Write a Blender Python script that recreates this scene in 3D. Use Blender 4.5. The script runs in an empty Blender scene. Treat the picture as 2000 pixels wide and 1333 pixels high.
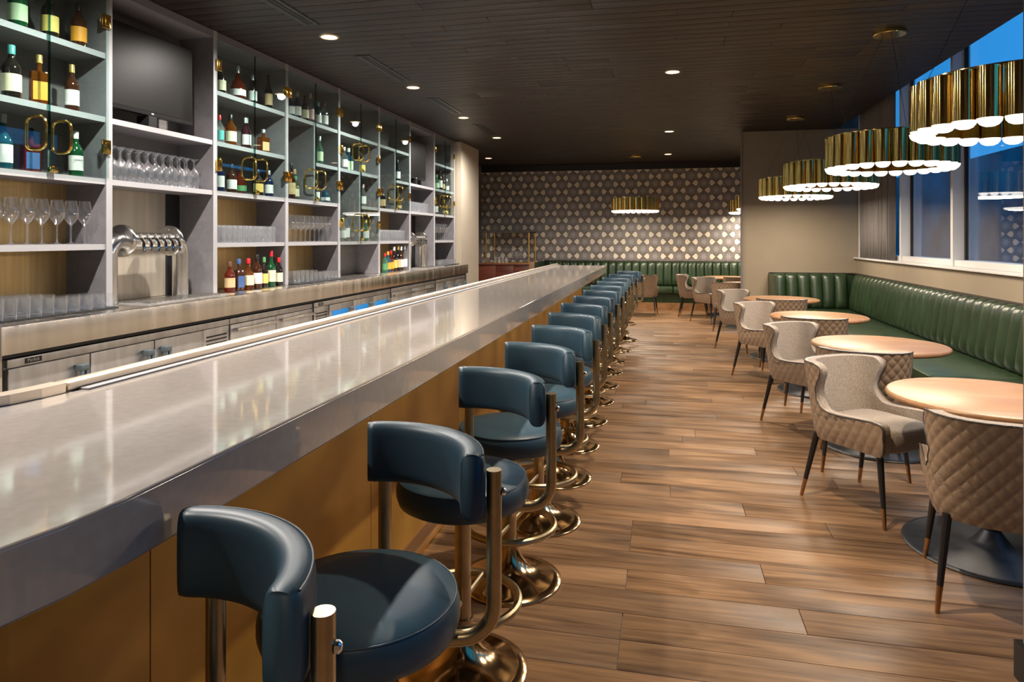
import bpy, bmesh, math, random
import numpy as np
from mathutils import Vector

random.seed(7)
S = bpy.context.scene
COL = S.collection
PI = math.pi
R = math.radians

# ------------------------------------------------------------------ camera, world, exposure
cam_d = bpy.data.cameras.new('camera')
cam_d.lens = 24.0
cam_d.sensor_width = 36.0
cam_d.sensor_fit = 'HORIZONTAL'
cam_d.shift_y = -201.5 / 2000.0
cam_d.clip_start = 0.05
cam_o = bpy.data.objects.new('camera', cam_d)
cam_o.location = (0, 0, 1.52)
cam_o.rotation_euler = (R(90), 0, R(12.5))
COL.objects.link(cam_o)
S.camera = cam_o

W = bpy.data.worlds.new('dusk_sky')
S.world = W
W.use_nodes = True
bg = W.node_tree.nodes['Background']
bg.inputs[0].default_value = (0.040, 0.35, 0.84, 1)
bg.inputs[1].default_value = 1.15

S.view_settings.view_transform = 'Standard'
S.view_settings.look = 'None'
S.view_settings.gamma = 1
S.view_settings.use_curve_mapping = False
S.view_settings.exposure = 0.16

P_DOWN = 290.0      # watts of an aisle downlight
P_BACK = 290.0      # watts of a downlight washing the back bar
P_PEND = 42.0       # watts of a pendant ring
WARM = (1.0, 0.80, 0.58)
PWARM = (1.0, 0.84, 0.66)
NEUTRAL = (1.0, 0.92, 0.84)

# ------------------------------------------------------------------ materials
MATS = {}
def new_mat(name):
    m = bpy.data.materials.new(name)
    m.use_nodes = True
    nt = m.node_tree
    for n in list(nt.nodes):
        nt.nodes.remove(n)
    out = nt.nodes.new('ShaderNodeOutputMaterial')
    MATS[name] = m
    return m, nt, out

def math_node(nt, op, a, b=None, c=None):
    n = nt.nodes.new('ShaderNodeMath')
    n.operation = op
    for i, v in enumerate((a, b, c)):
        if v is None:
            continue
        if isinstance(v, (int, float)):
            n.inputs[i].default_value = v
        else:
            nt.links.new(v, n.inputs[i])
    return n.outputs[0]

def pbr(name, col, rough=0.5, metal=0.0, var=0.0, scale=8.0, stretch=(1, 1, 1), bump=0.0, coat=0.0, rnd=0.0,
        spec=0.5, detail=4.0, ior=1.5, col2=None, rough_var=0.0, sheen=0.0):
    m, nt, out = new_mat(name)
    b = nt.nodes.new('ShaderNodeBsdfPrincipled')
    nt.links.new(b.outputs[0], out.inputs[0])
    b.inputs['Base Color'].default_value = (*col, 1)
    b.inputs['Roughness'].default_value = rough
    b.inputs['Metallic'].default_value = metal
    b.inputs['IOR'].default_value = ior
    b.inputs['Specular IOR Level'].default_value = spec
    b.inputs['Coat Weight'].default_value = coat
    b.inputs['Coat Roughness'].default_value = 0.05
    if sheen:
        b.inputs['Sheen Weight'].default_value = sheen
    if var or bump or rnd or col2 or rough_var:
        tc = nt.nodes.new('ShaderNodeTexCoord')
        mp = nt.nodes.new('ShaderNodeMapping')
        mp.inputs['Scale'].default_value = stretch
        nt.links.new(tc.outputs['Object'], mp.inputs[0])
        vec = mp.outputs[0]
        oi = nt.nodes.new('ShaderNodeObjectInfo')
        if rnd:
            ad = nt.nodes.new('ShaderNodeVectorMath'); ad.operation = 'ADD'
            sc = math_node(nt, 'MULTIPLY', oi.outputs['Random'], 37.0)
            nt.links.new(vec, ad.inputs[0]); nt.links.new(sc, ad.inputs[1])
            vec = ad.outputs[0]
        nz = nt.nodes.new('ShaderNodeTexNoise')
        nz.inputs['Scale'].default_value = scale
        nz.inputs['Detail'].default_value = detail
        nt.links.new(vec, nz.inputs['Vector'])
        c2 = col2 if col2 else tuple(max(0, c * (1 - var)) for c in col)
        c1 = tuple(min(1, c * (1 + var)) for c in col)
        rp = nt.nodes.new('ShaderNodeValToRGB')
        rp.color_ramp.elements[0].position = 0.33
        rp.color_ramp.elements[1].position = 0.67
        rp.color_ramp.elements[0].color = (*c2, 1)
        rp.color_ramp.elements[1].color = (*c1, 1)
        nt.links.new(nz.outputs['Fac'], rp.inputs[0])
        colout = rp.outputs[0]
        if rnd:
            hs = nt.nodes.new('ShaderNodeHueSaturation')
            v = math_node(nt, 'MULTIPLY_ADD', oi.outputs['Random'], 2 * rnd, 1 - rnd)
            nt.links.new(v, hs.inputs['Value'])
            nt.links.new(colout, hs.inputs['Color'])
            colout = hs.outputs[0]
        nt.links.new(colout, b.inputs['Base Color'])
        if rough_var:
            rv = math_node(nt, 'MULTIPLY_ADD', nz.outputs['Fac'], rough_var, rough - rough_var / 2)
            nt.links.new(rv, b.inputs['Roughness'])
        if bump:
            bp = nt.nodes.new('ShaderNodeBump')
            bp.inputs['Strength'].default_value = bump
            bp.inputs['Distance'].default_value = 0.01
            nt.links.new(nz.outputs['Fac'], bp.inputs['Height'])
            nt.links.new(bp.outputs[0], b.inputs['Normal'])
    return m

def glass(name, tint=(0.95, 0.98, 0.97), refl=0.08, edge=0.75, gcol=(1, 1, 1), rough=0.02, haze=0.0, hcol=(0.8, 0.8, 0.8)):
    """thin-walled clear or coloured glass: tinted see-through plus a Fresnel mirror"""
    m, nt, out = new_mat(name)
    tr = nt.nodes.new('ShaderNodeBsdfTransparent'); tr.inputs[0].default_value = (*tint, 1)
    gl = nt.nodes.new('ShaderNodeBsdfGlossy'); gl.inputs['Color'].default_value = (*gcol, 1)
    gl.inputs['Roughness'].default_value = rough
    lw = nt.nodes.new('ShaderNodeLayerWeight'); lw.inputs['Blend'].default_value = 0.5
    f = math_node(nt, 'POWER', lw.outputs['Facing'], 3.0)
    f = math_node(nt, 'MULTIPLY_ADD', f, edge, refl)
    f = math_node(nt, 'MINIMUM', f, 0.95)
    mx = nt.nodes.new('ShaderNodeMixShader')
    nt.links.new(f, mx.inputs[0]); nt.links.new(tr.outputs[0], mx.inputs[1]); nt.links.new(gl.outputs[0], mx.inputs[2])
    sh = mx.outputs[0]
    if haze:
        df = nt.nodes.new('ShaderNodeBsdfDiffuse'); df.inputs[0].default_value = (*hcol, 1)
        m2 = nt.nodes.new('ShaderNodeMixShader'); m2.inputs[0].default_value = haze
        nt.links.new(sh, m2.inputs[1]); nt.links.new(df.outputs[0], m2.inputs[2])
        sh = m2.outputs[0]
    nt.links.new(sh, out.inputs[0])
    return m

def emit(name, col, s):
    m, nt, out = new_mat(name)
    e = nt.nodes.new('ShaderNodeEmission')
    e.inputs[0].default_value = (*col, 1); e.inputs[1].default_value = s
    nt.links.new(e.outputs[0], out.inputs[0])
    return m

def wood(name, dark, light, rough=0.35, along='X', rnd=0.25, grain=1.0, bump=0.25, coat=0.0, mid=0.5):
    m, nt, out = new_mat(name)
    b = nt.nodes.new('ShaderNodeBsdfPrincipled'); nt.links.new(b.outputs[0], out.inputs[0])
    tc = nt.nodes.new('ShaderNodeTexCoord'); oi = nt.nodes.new('ShaderNodeObjectInfo')
    ad = nt.nodes.new('ShaderNodeVectorMath'); ad.operation = 'ADD'
    sc = math_node(nt, 'MULTIPLY', oi.outputs['Random'], 53.0)
    nt.links.new(tc.outputs['Object'], ad.inputs[0]); nt.links.new(sc, ad.inputs[1])
    def noise(scale, st, det=6.0, dist=0.0):
        mp = nt.nodes.new('ShaderNodeMapping'); mp.inputs['Scale'].default_value = st
        nt.links.new(ad.outputs[0], mp.inputs[0])
        n = nt.nodes.new('ShaderNodeTexNoise'); n.inputs['Scale'].default_value = scale
        n.inputs['Detail'].default_value = det; n.inputs['Distortion'].default_value = dist
        nt.links.new(mp.outputs[0], n.inputs['Vector'])
        return n.outputs['Fac']
    st = {'X': (0.12, 1, 1), 'Y': (1, 0.12, 1), 'Z': (1, 1, 0.12)}[along]
    n1 = noise(9 * grain, st, 5, 1.2)
    n2 = noise(60 * grain, tuple(0.35 * s if s < 1 else s for s in st), 4, 0.3)
    n3 = noise(2.2 * grain, tuple(3 * s if s < 1 else s for s in st), 3, 0.6)
    f = math_node(nt, 'MULTIPLY', n1, 0.5)
    f = math_node(nt, 'MULTIPLY_ADD', n2, 0.25, f)
    f = math_node(nt, 'MULTIPLY_ADD', n3, 0.25, f)
    rp = nt.nodes.new('ShaderNodeValToRGB')
    rp.color_ramp.elements[0].position = 0.36; rp.color_ramp.elements[1].position = 0.62
    rp.color_ramp.elements[0].color = (*dark, 1); rp.color_ramp.elements[1].color = (*light, 1)
    nt.links.new(f, rp.inputs[0])
    hs = nt.nodes.new('ShaderNodeHueSaturation')
    v = math_node(nt, 'MULTIPLY_ADD', oi.outputs['Random'], 2 * rnd, 1 - rnd)
    nt.links.new(v, hs.inputs['Value']); nt.links.new(rp.outputs[0], hs.inputs['Color'])
    nt.links.new(hs.outputs[0], b.inputs['Base Color'])
    rv = math_node(nt, 'MULTIPLY_ADD', n1, 0.18, rough - 0.09)
    nt.links.new(rv, b.inputs['Roughness'])
    b.inputs['Coat Weight'].default_value = coat
    b.inputs['Coat Roughness'].default_value = 0.15
    if bump:
        bp = nt.nodes.new('ShaderNodeBump'); bp.inputs['Strength'].default_value = bump; bp.inputs['Distance'].default_value = 0.004
        nt.links.new(n2, bp.inputs['Height']); nt.links.new(bp.outputs[0], b.inputs['Normal'])
    return m

wood('oak_floor', (0.052, 0.026, 0.014), (0.29, 0.168, 0.085), 0.40, 'X', 0.20, 1.0, 0.35)
wood('ceiling_wood', (0.0055, 0.003, 0.0024), (0.019, 0.0105, 0.007), 0.46, 'X', 0.15, 1.0, 0.06)
wood('table_wood', (0.25, 0.122, 0.050), (0.35, 0.185, 0.083), 0.38, 'X', 0.06, 1.4, 0.03, 0.0)
wood('base_wood', (0.16, 0.075, 0.03), (0.30, 0.16, 0.07), 0.4, 'Y', 0.1)
wood('console_wood', (0.055, 0.014, 0.009), (0.12, 0.034, 0.02), 0.3, 'X', 0.1)
wood('shelf_wood', (0.165, 0.158, 0.172), (0.215, 0.207, 0.222), 0.5, 'Y', 0.05, 1.0, 0.1)
wood('shelf_back_wood', (0.13, 0.122, 0.118), (0.185, 0.175, 0.168), 0.45, 'Y', 0.05, 1.0, 0.1)
pbr('shelf_edge', (0.37, 0.365, 0.38), 0.4)
pbr('quartz', (0.42, 0.375, 0.335), 0.08, 0, 0.05, 40, ior=1.62, spec=0.6, coat=0.35)
pbr('bar_panel', (0.56, 0.295, 0.052), 0.40, 0.35, 0.18, 2.2, (1, 1, 0.35), rnd=0.06, rough_var=0.15)
pbr('brass_strip', (0.95, 0.66, 0.22), 0.18, 1.0)
pbr('steel', (0.68, 0.63, 0.57), 0.24, 1.0, 0.16, 4.0, (1, 1.8, 0.06), rough_var=0.3, bump=1.0)  # colour streaks are painted-in reflections; roughness and bump vary along with them
pbr('steel_panel', (0.52, 0.505, 0.50), 0.34, 0.8, 0.15, 2.5, (1, 6, 1), rough_var=0.12, rnd=0.05)
pbr('steel_tube', (0.72, 0.71, 0.69), 0.20, 1.0, 0.06, 20)
pbr('chrome', (0.80, 0.80, 0.80), 0.08, 1.0)
pbr('rail_metal', (0.74, 0.64, 0.52), 0.36, 0.8, 0.06, 6)
pbr('back_brass', (0.62, 0.43, 0.19), 0.32, 0.6, 0.12, 3.0, (1, 14, 0.5), rough_var=0.15)
pbr('back_steel', (0.50, 0.45, 0.37), 0.32, 0.45, 0.10, 2.0, (1, 10, 0.5), rough_var=0.15)
pbr('dark_void', (0.012, 0.012, 0.013), 0.6)
pbr('black_plastic', (0.012, 0.012, 0.013), 0.35)
pbr('screen', (0.006, 0.0055, 0.005), 0.36, spec=0.22)
pbr('gold', (0.95, 0.62, 0.16), 0.14, 1.0, 0.1, 30)
pbr('pendant_brass', (0.97, 0.68, 0.24), 0.12, 1.0, 0.06, 12)
pbr('stool_metal', (0.44, 0.345, 0.205), 0.32, 1.0, 0.08, 30)
pbr('stool_base_metal', (0.47, 0.31, 0.16), 0.15, 1.0, 0.06, 10)
pbr('stool_leather', (0.022, 0.054, 0.080), 0.43, 0, 0.14, 5.0, rnd=0.05, spec=0.5, bump=0.02)
pbr('welt_leather', (0.015, 0.038, 0.06), 0.45)
pbr('bench_leather', (0.017, 0.035, 0.014), 0.33, 0, 0.22, 7.0, (1, 1, 0.5), rnd=0.10, spec=0.55, bump=0.03)
pbr('quilt_leather', (0.25, 0.172, 0.112), 0.42, 0, 0.08, 60, bump=0.03)
pbr('tweed', (0.29, 0.24, 0.195), 0.9, 0, 0.30, 190, bump=0.25, detail=2, sheen=0.3)
pbr('piping', (0.06, 0.055, 0.05), 0.5)
pbr('leg_black', (0.012, 0.011, 0.011), 0.35)
pbr('leg_tip', (0.45, 0.26, 0.12), 0.25, 1.0)
pbr('iron_base', (0.020, 0.023, 0.028), 0.42, 0, 0.15, 30)
pbr('wall_taupe', (0.27, 0.22, 0.155), 0.7, 0, 0.03, 4)
pbr('wall_dark', (0.16, 0.145, 0.135), 0.7, 0, 0.03, 4)
pbr('wall_beige', (0.42, 0.36, 0.28), 0.6, 0, 0.03, 4)
pbr('trim_dark', (0.012, 0.010, 0.009), 0.5)
pbr('frame_white', (0.62, 0.61, 0.60), 0.4, 0, 0.02, 4)
pbr('curtain', (0.17, 0.155, 0.15), 0.85, 0, 0.10, 14, (1, 1, 0.1))
pbr('concrete', (0.24, 0.225, 0.21), 0.8, 0, 0.1, 4)
pbr('outside', (0.03, 0.12, 0.14), 0.9, 0, 0.5, 0.7)
pbr('blue_reflection', (0.012, 0.22, 0.62), 0.18)  # reflection of the dusk window, painted as plain glossy blue
pbr('bar_mat', (0.008, 0.008, 0.009), 0.6)
pbr('handle_grey', (0.10, 0.125, 0.14), 0.4)
glass('glassware', (0.97, 0.98, 0.99), 0.09, 0.90, rough=0.05, haze=0.014, hcol=(0.95, 0.96, 1.0))
glass('glassware_ribbed', (0.93, 0.95, 0.97), 0.10, 0.90, rough=0.06, haze=0.05, hcol=(0.95, 0.96, 1.0))
glass('glassware_press', (0.95, 0.965, 0.98), 0.10, 0.90, rough=0.05, haze=0.022, hcol=(0.95, 0.96, 1.0))
glass('door_glass', (0.88, 0.945, 0.935), 0.045, 0.5, rough=0.01)
glass('glass_edge', (0.35, 0.62, 0.60), 0.10, 0.5)
glass('window_glass', (0.90, 0.96, 1.0), 0.06, 0.6, rough=0.005)
emit('bulb_light', (1.0, 0.90, 0.78), 2.4)
emit('downlight_lens', (1.0, 0.74, 0.42), 4.0)

# wallpaper: printed lattice of pale facing shields, grey rosettes between
def wallpaper():
    m, nt, out = new_mat('wallpaper')
    b = nt.nodes.new('ShaderNodeBsdfPrincipled'); nt.links.new(b.outputs[0], out.inputs[0])
    b.inputs['Roughness'].default_value = 0.45
    tc = nt.nodes.new('ShaderNodeTexCoord'); sp = nt.nodes.new('ShaderNodeSeparateXYZ')
    nt.links.new(tc.outputs['Object'], sp.inputs[0])
    X, Z = sp.outputs[0], sp.outputs[2]
    PX, PZ = 0.52, 0.322
    M = lambda *a: math_node(nt, *a)
    def cell(v, p, off):
        t = M('MULTIPLY_ADD', v, 1.0 / p, 100.0 + off)
        t = M('FRACT', t)
        return M('MULTIPLY', M('SUBTRACT', t, 0.5), p)
    def lattice(off):
        p = M('ABSOLUTE', cell(X, PX, off)); q = M('ABSOLUTE', cell(Z, PZ, off))
        # shield centred at p = .080, pointing to p = 0
        hw = M('MINIMUM', M('MULTIPLY', M('SUBTRACT', p, 0.018), 1.05), 0.060)      # half height grows outward
        q_ok = M('LESS_THAN', q, hw)
        ro = M('ADD', M('POWER', M('DIVIDE', M('SUBTRACT', p, 0.070), 0.066), 2.0), M('POWER', M('DIVIDE', q, 0.070), 2.0))
        r_ok = M('LESS_THAN', ro, 1.0)
        sh = M('MULTIPLY', q_ok, r_ok)
        edge = M('MULTIPLY', M('LESS_THAN', ro, 1.45), M('SUBTRACT', 1.0, sh))
        # rosette at p = PX/2
        dp = M('SUBTRACT', p, PX / 2)
        rr = M('SQRT', M('ADD', M('POWER', dp, 2.0), M('POWER', q, 2.0)))
        an = M('ARCTAN2', q, dp)
        pet = M('MULTIPLY_ADD', M('COSINE', M('MULTIPLY', an, 6.0)), 0.014, 0.040)
        ros = M('LESS_THAN', M('ABSOLUTE', M('SUBTRACT', rr, pet)), 0.009)
        cen = M('LESS_THAN', M('ABSOLUTE', M('SUBTRACT', rr, 0.016)), 0.006)
        return sh, edge, M('MAXIMUM', ros, cen)
    a = lattice(0.0); c = lattice(0.5)
    sh = M('MAXIMUM', a[0], c[0]); ed = M('MAXIMUM', a[1], c[1]); ro = M('MAXIMUM', a[2], c[2])
    nz = nt.nodes.new('ShaderNodeTexNoise'); nz.inputs['Scale'].default_value = 5.0
    nt.links.new(tc.outputs['Object'], nz.inputs['Vector'])
    nf = nt.nodes.new('ShaderNodeTexNoise'); nf.inputs['Scale'].default_value = 70.0
    nt.links.new(tc.outputs['Object'], nf.inputs['Vector'])
    def mix(f, A, B):
        n = nt.nodes.new('ShaderNodeMix'); n.data_type = 'RGBA'
        nt.links.new(f, n.inputs['Factor'])
        for k, v in ((6, A), (7, B)):
            if isinstance(v, tuple): n.inputs[k].default_value = (*v, 1)
            else: nt.links.new(v, n.inputs[k])
        return n.outputs[2]
    base = mix(nf.outputs['Fac'], (0.13, 0.118, 0.115), (0.27, 0.25, 0.245))
    base = mix(ro, base, (0.36, 0.35, 0.35))
    base = mix(ed, base, (0.14, 0.12, 0.11))
    pale = mix(nz.outputs['Fac'], (0.62, 0.56, 0.44), (0.74, 0.68, 0.60))
    base = mix(sh, base, pale)
    nt.links.new(base, b.inputs['Base Color'])
wallpaper()
def M_(n): return MATS[n]

# ------------------------------------------------------------------ builders
def link(o):
    COL.objects.link(o); return o

def wloc(o):
    v = Vector(o.location)
    return v

PIECE = {}
def make_mesh(name, verts, faces, mats, smooth=True, fmat=None, sharp=35):
    me = bpy.data.meshes.new(name)
    me.from_pydata([tuple(v) for v in verts], [], faces)
    for m in (mats if isinstance(mats, (list, tuple)) else [mats]):
        me.materials.append(M_(m))
    if fmat:
        me.polygons.foreach_set('material_index', fmat)
    me.update()
    bm = bmesh.new(); bm.from_mesh(me)
    bmesh.ops.recalc_face_normals(bm, faces=bm.faces)
    if smooth:
        for f in bm.faces: f.smooth = True
        for e in bm.edges:
            if len(e.link_faces) == 2 and e.calc_face_angle(0) > R(sharp):
                e.smooth = False
    bm.to_mesh(me); bm.free()
    return me

def place(name, me, loc=(0, 0, 0), parent=None, rot=None):
    o = bpy.data.objects.new(name, me)
    o.location = loc
    if rot: o.rotation_euler = rot
    if parent: o.parent = parent
    return link(o)

def mesh(name, verts, faces, mat, parent=None, smooth=True, fmat=None, sharp=35, world=False, pivot=True):
    """one mesh object with its origin at its base centre; world=True: verts are world coords under an unrotated parent"""
    v = np.array(verts, dtype=float)
    if world and parent is not None:
        v = v - np.array(parent.location)
    if pivot:
        lo, hi = v.min(0), v.max(0)
        c = np.array([(lo[0] + hi[0]) / 2, (lo[1] + hi[1]) / 2, lo[2]])
    else:
        c = np.zeros(3)
    me = make_mesh(name, v - c, faces, mat, smooth, fmat, sharp)
    return place(name, me, tuple(c), parent)

def box_vf(x0, x1, y0, y1, z0, z1):
    v = [(x0, y0, z0), (x1, y0, z0), (x1, y1, z0), (x0, y1, z0), (x0, y0, z1), (x1, y0, z1), (x1, y1, z1), (x0, y1, z1)]
    f = [(0, 3, 2, 1), (4, 5, 6, 7), (0, 1, 5, 4), (1, 2, 6, 5), (2, 3, 7, 6), (3, 0, 4, 7)]
    return v, f

def bevel_box_vf(x0, x1, y0, y1, z0, z1, b):
    bm = bmesh.new()
    v, f = box_vf(x0, x1, y0, y1, z0, z1)
    vs = [bm.verts.new(p) for p in v]
    for q in f: bm.faces.new([vs[i] for i in q])
    bmesh.ops.bevel(bm, geom=list(bm.edges), offset=b, segments=2, affect='EDGES', profile=0.6)
    bm.verts.index_update()
    V = [tuple(p.co) for p in bm.verts]; F = [tuple(p.index for p in q.verts) for q in bm.faces]
    bm.free()
    return V, F

def box(name, x0, x1, y0, y1, z0, z1, mat, parent=None, b=0.0, world=True):
    v, f = bevel_box_vf(x0, x1, y0, y1, z0, z1, b) if b else box_vf(x0, x1, y0, y1, z0, z1)
    return mesh(name, v, f, mat, parent, smooth=bool(b), world=world)

def join(parts):
    V, F = [], []
    for v, f in parts:
        o = len(V); V += [tuple(p) for p in v]; F += [tuple(i + o for i in q) for q in f]
    return V, F

def lathe_vf(prof, seg=24, cx=0, cy=0, cap0=True, cap1=True, a0=0, a1=2 * PI):
    full = abs(a1 - a0 - 2 * PI) < 1e-6
    n = seg if full else seg + 1
    V, F = [], []
    for r, z in prof:
        for i in range(n):
            a = a0 + (a1 - a0) * i / seg
            V.append((cx + r * math.cos(a), cy + r * math.sin(a), z))
    for j in range(len(prof) - 1):
        for i in range(seg):
            k = (i + 1) % n if full else i + 1
            F.append((j * n + i, j * n + k, (j + 1) * n + k, (j + 1) * n + i))
    if full and cap0 and prof[0][0] > 1e-5: F.append(tuple(range(n))[::-1])
    if full and cap1 and prof[-1][0] > 1e-5: F.append(tuple((len(prof) - 1) * n + i for i in range(n)))
    return V, F

def tube_vf(pts, r, seg=10, closed=False, caps=True):
    P = [Vector(p) for p in pts]
    n = len(P); V, F = [], []
    rr = r if isinstance(r, (list, tuple)) else [r] * n
    up = None
    for i in range(n):
        if closed: t = P[(i + 1) % n] - P[i - 1]
        else: t = P[min(i + 1, n - 1)] - P[max(i - 1, 0)]
        t.normalize()
        if up is None:
            up = Vector((0, 0, 1)) if abs(t.z) < 0.9 else Vector((1, 0, 0))
        s = t.cross(up)
        if s.length < 1e-4: s = t.orthogonal()
        s.normalize(); up = s.cross(t).normalized()
        for k in range(seg):
            a = 2 * PI * k / seg
            V.append(tuple(P[i] + rr[i] * (math.cos(a) * s + math.sin(a) * up)))
    m = n if closed else n - 1
    for i in range(m):
        for k in range(seg):
            a, b2 = i * seg + k, i * seg + (k + 1) % seg
            c, d = ((i + 1) % n) * seg + (k + 1) % seg, ((i + 1) % n) * seg + k
            F.append((a, b2, c, d))
    if caps and not closed:
        F.append(tuple(range(seg))[::-1]); F.append(tuple((n - 1) * seg + k for k in range(seg)))
    return V, F

def thing(name, label, cat, loc=(0, 0, 0), rz=0.0, group=None):
    o = bpy.data.objects.new(name, None)
    o.empty_display_size = 0.1
    o.location = loc; o.rotation_euler = (0, 0, rz)
    link(o)
    return tag(o, label, cat, group)

def tag(o, label, cat, group=None):
    o['label'] = label; o['category'] = cat
    if group: o['group'] = group
    return o

def struct(o, label=None):
    o['kind'] = 'structure'
    if label: o['label'] = label
    return o

def copy_tree(src, loc, rz, label=None, group=None):
    r = src.copy(); link(r); r.location = loc; r.rotation_euler = (0, 0, rz)
    if label: r['label'] = label
    if group: r['group'] = group
    for ch in KIDS.get(src.name, []):
        c = ch.copy(); link(c); c.parent = r
        for g in KIDS.get(ch.name, []):
            d = g.copy(); link(d); d.parent = c
    return r

KIDS = {}
def index_kids():
    KIDS.clear()
    for o in bpy.data.objects:
        if o.parent: KIDS.setdefault(o.parent.name, []).append(o)

def spot(name, loc, power, parent, size=R(120), blend=0.7, radius=0.035, col=WARM):
    d = bpy.data.lights.new(name, 'SPOT'); d.energy = power; d.spot_size = size; d.spot_blend = blend
    d.shadow_soft_size = radius; d.color = col
    o = bpy.data.objects.new(name, d); o.location = loc; o.parent = parent
    return link(o)

def text_mesh(name, body, size, mat, loc, rot, parent):
    c = bpy.data.curves.new(name, 'FONT'); c.body = body; c.size = size; c.align_x = 'CENTER'; c.align_y = 'CENTER'
    c.resolution_u = 2; c.extrude = 0.0004
    t = bpy.data.objects.new(name + '_curve', c); link(t)
    dg = bpy.context.evaluated_depsgraph_get()
    me = bpy.data.meshes.new_from_object(t.evaluated_get(dg))
    bpy.data.objects.remove(t); bpy.data.curves.remove(c)
    me.materials.clear(); me.materials.append(M_(mat))
    return place(name, me, loc, parent, rot)
# ================================================================== THE SETTING
CZ = 3.18
YB = 15.45          # wallpapered back wall
# ---- floor
floor = struct(box('floor', -4.6, 3.2, -2.6, YB + 0.2, -0.20, -0.014, 'concrete'), 'wide oak plank floor of the bar room')
plank_cache = {}
def plank_mesh(L, wd):
    k = (round(L, 1), wd)
    if k not in plank_cache:
        v, f = bevel_box_vf(-k[0] / 2 + 0.0012, k[0] / 2 - 0.0012, -wd / 2 + 0.0012, wd / 2 - 0.0012, 0, 0.013, 0.0018)
        plank_cache[k] = make_mesh('plank', v, f, 'oak_floor')
    return plank_cache[k]
PW = 0.186
fx, fy, fz = floor.location
row = 0; y = 0.75; n_pl = 0; rest = []
rng = random.Random(5)
while y < YB - 0.75:
    x = -1.16 - rng.choice([0.2, 0.5, 0.8, 1.1, 1.4, 1.7])
    while x < 2.0:
        L = rng.choice([1.2, 1.5, 1.8, 2.0, 2.2])
        if n_pl < 299:
            place('plank', plank_mesh(L, PW), (x + L / 2 - fx, y + PW / 2 - fy, -0.013 - fz), floor); n_pl += 1
        else:
            rest.append(box_vf(x + .0012, x + L - .0012, y + .0012, y + PW - .0012, -0.013, 0))
        x += L
    y += PW; row += 1
y = -2.5
while y < YB:
    if not (0.75 <= y < YB - 0.75):
        rest.append(box_vf(-1.16, 2.9, y + .0012, y + PW - .0012, -0.013, -0.0002))
    y += PW
y = 11.4
while y < YB:
    rest.append(box_vf(-4.2, -2.9, y + .0012, y + PW - .0012, -0.013, -0.0002)); y += PW
v, f = join(rest)
ro = mesh('plank_field', v, f, 'oak_floor', floor, smooth=False, world=True); ro['kind'] = 'stuff'

# ---- ceiling: dark boards laid across the room
ceiling = struct(box('ceiling', -4.6, 2.58, -2.6, YB + 0.2, CZ + 0.014, 4.2, 'trim_dark'), 'dark stained board ceiling with recessed lights')
cx, cy, cz = ceiling.location
BW = 0.128
board_cache = {}
def board_mesh(L):
    k = round(L, 2)
    if k not in board_cache:
        v, f = bevel_box_vf(-k / 2 + .001, k / 2 - .001, -BW / 2 + .0025, BW / 2 - .0025, 0, 0.0135, 0.003)
        board_cache[k] = make_mesh('board', v, f, 'ceiling_wood')
    return board_cache[k]
y = 4.2; n_b = 0; rest = []
rng = random.Random(9)
while y < YB - 0.05:
    cuts = rng.choice([(-3.5, -1.3, 0.9), (-3.5, -0.5, 1.3), (-3.5, -1.7, 0.1), (-3.5, -0.9, 1.7), (-3.5, -2.1, 0.5)])
    e = list(cuts) + [2.58]
    for a, b_ in zip(e[:-1], e[1:]):
        if n_b < 299:
            place('board', board_mesh(b_ - a), ((a + b_) / 2 - cx, y + BW / 2 - cy, CZ - cz), ceiling); n_b += 1
        else:
            rest.append(box_vf(a + .001, b_ - .001, y + .0025, y + BW - .0025, CZ, CZ + .0135))
    y += BW
y = 4.2 - BW
while y > -2.5:
    rest.append(box_vf(-3.5, 2.58, y + .0025, y + BW - .0025, CZ, CZ + .0135)); y -= BW
y = 11.4
while y < YB:
    rest.append(box_vf(-4.5, -3.502, y + .0025, y + BW - .0025, CZ, CZ + .0135)); y += BW
v, f = join(rest)
ro = mesh('board_field', v, f, 'ceiling_wood', ceiling, smooth=False, world=True); ro['kind'] = 'stuff'
# linear air slots let into the ceiling above the aisle behind the bar
for k in range(4):
    y0 = 3.83 + 1.93 * k
    t = thing('air_slot', 'black linear air slot in the dark ceiling, in line with the amber downlights', 'air vent', (-2.67, y0 + 0.5, CZ), 0, 'air slots in the ceiling')
    box('slot_frame', -2.735, -2.605, y0, y0 + 1.02, CZ - 0.006, CZ - 0.0005, 'black_plastic', t)
    for dx in (-0.016, 0.016):
        box('slot', -2.67 + dx - 0.008, -2.67 + dx + 0.008, y0 + 0.03, y0 + 0.99, CZ - 0.009, CZ - 0.006, 'dark_void', t)

# ---- walls
struct(box('wall_back', -4.6, 3.2, YB, YB + 0.2, -0.014, CZ + 0.014, 'wallpaper'), 'back wall papered with pale facing shields on grey')
struct(box('trim_1', -4.3, 3.05, YB - 0.05, YB - 0.001, 3.045, CZ - 0.002, 'trim_dark'))
struct(box('wall_left', -4.6, -4.15, -2.6, YB, -0.014, CZ + 0.014, 'wall_dark'))
struct(box('wall_pier', -4.15, -3.40, 11.29, 12.43, -0.014, CZ - 0.002, 'wall_beige'), 'beige wall pier at the end of the back bar')
struct(box('wall_front', -4.6, 3.2, -2.8, -2.6, -0.2, 4.2, 'wall_taupe'))
struct(box('wall_partition', 1.215, 3.05, 11.20, 11.36, -0.014, CZ - 0.002, 'wall_taupe'), 'taupe partition wall dividing the dining area from the back room')
struct(box('trim_2', 1.195, 1.215, 11.19, 11.37, -0.012, CZ - 0.003, 'wall_dark'))
struct(box('wall_right', 2.84, 3.12, -2.6, 11.20, -0.014, 1.205, 'wall_taupe'), 'taupe wall below the windows')
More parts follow.
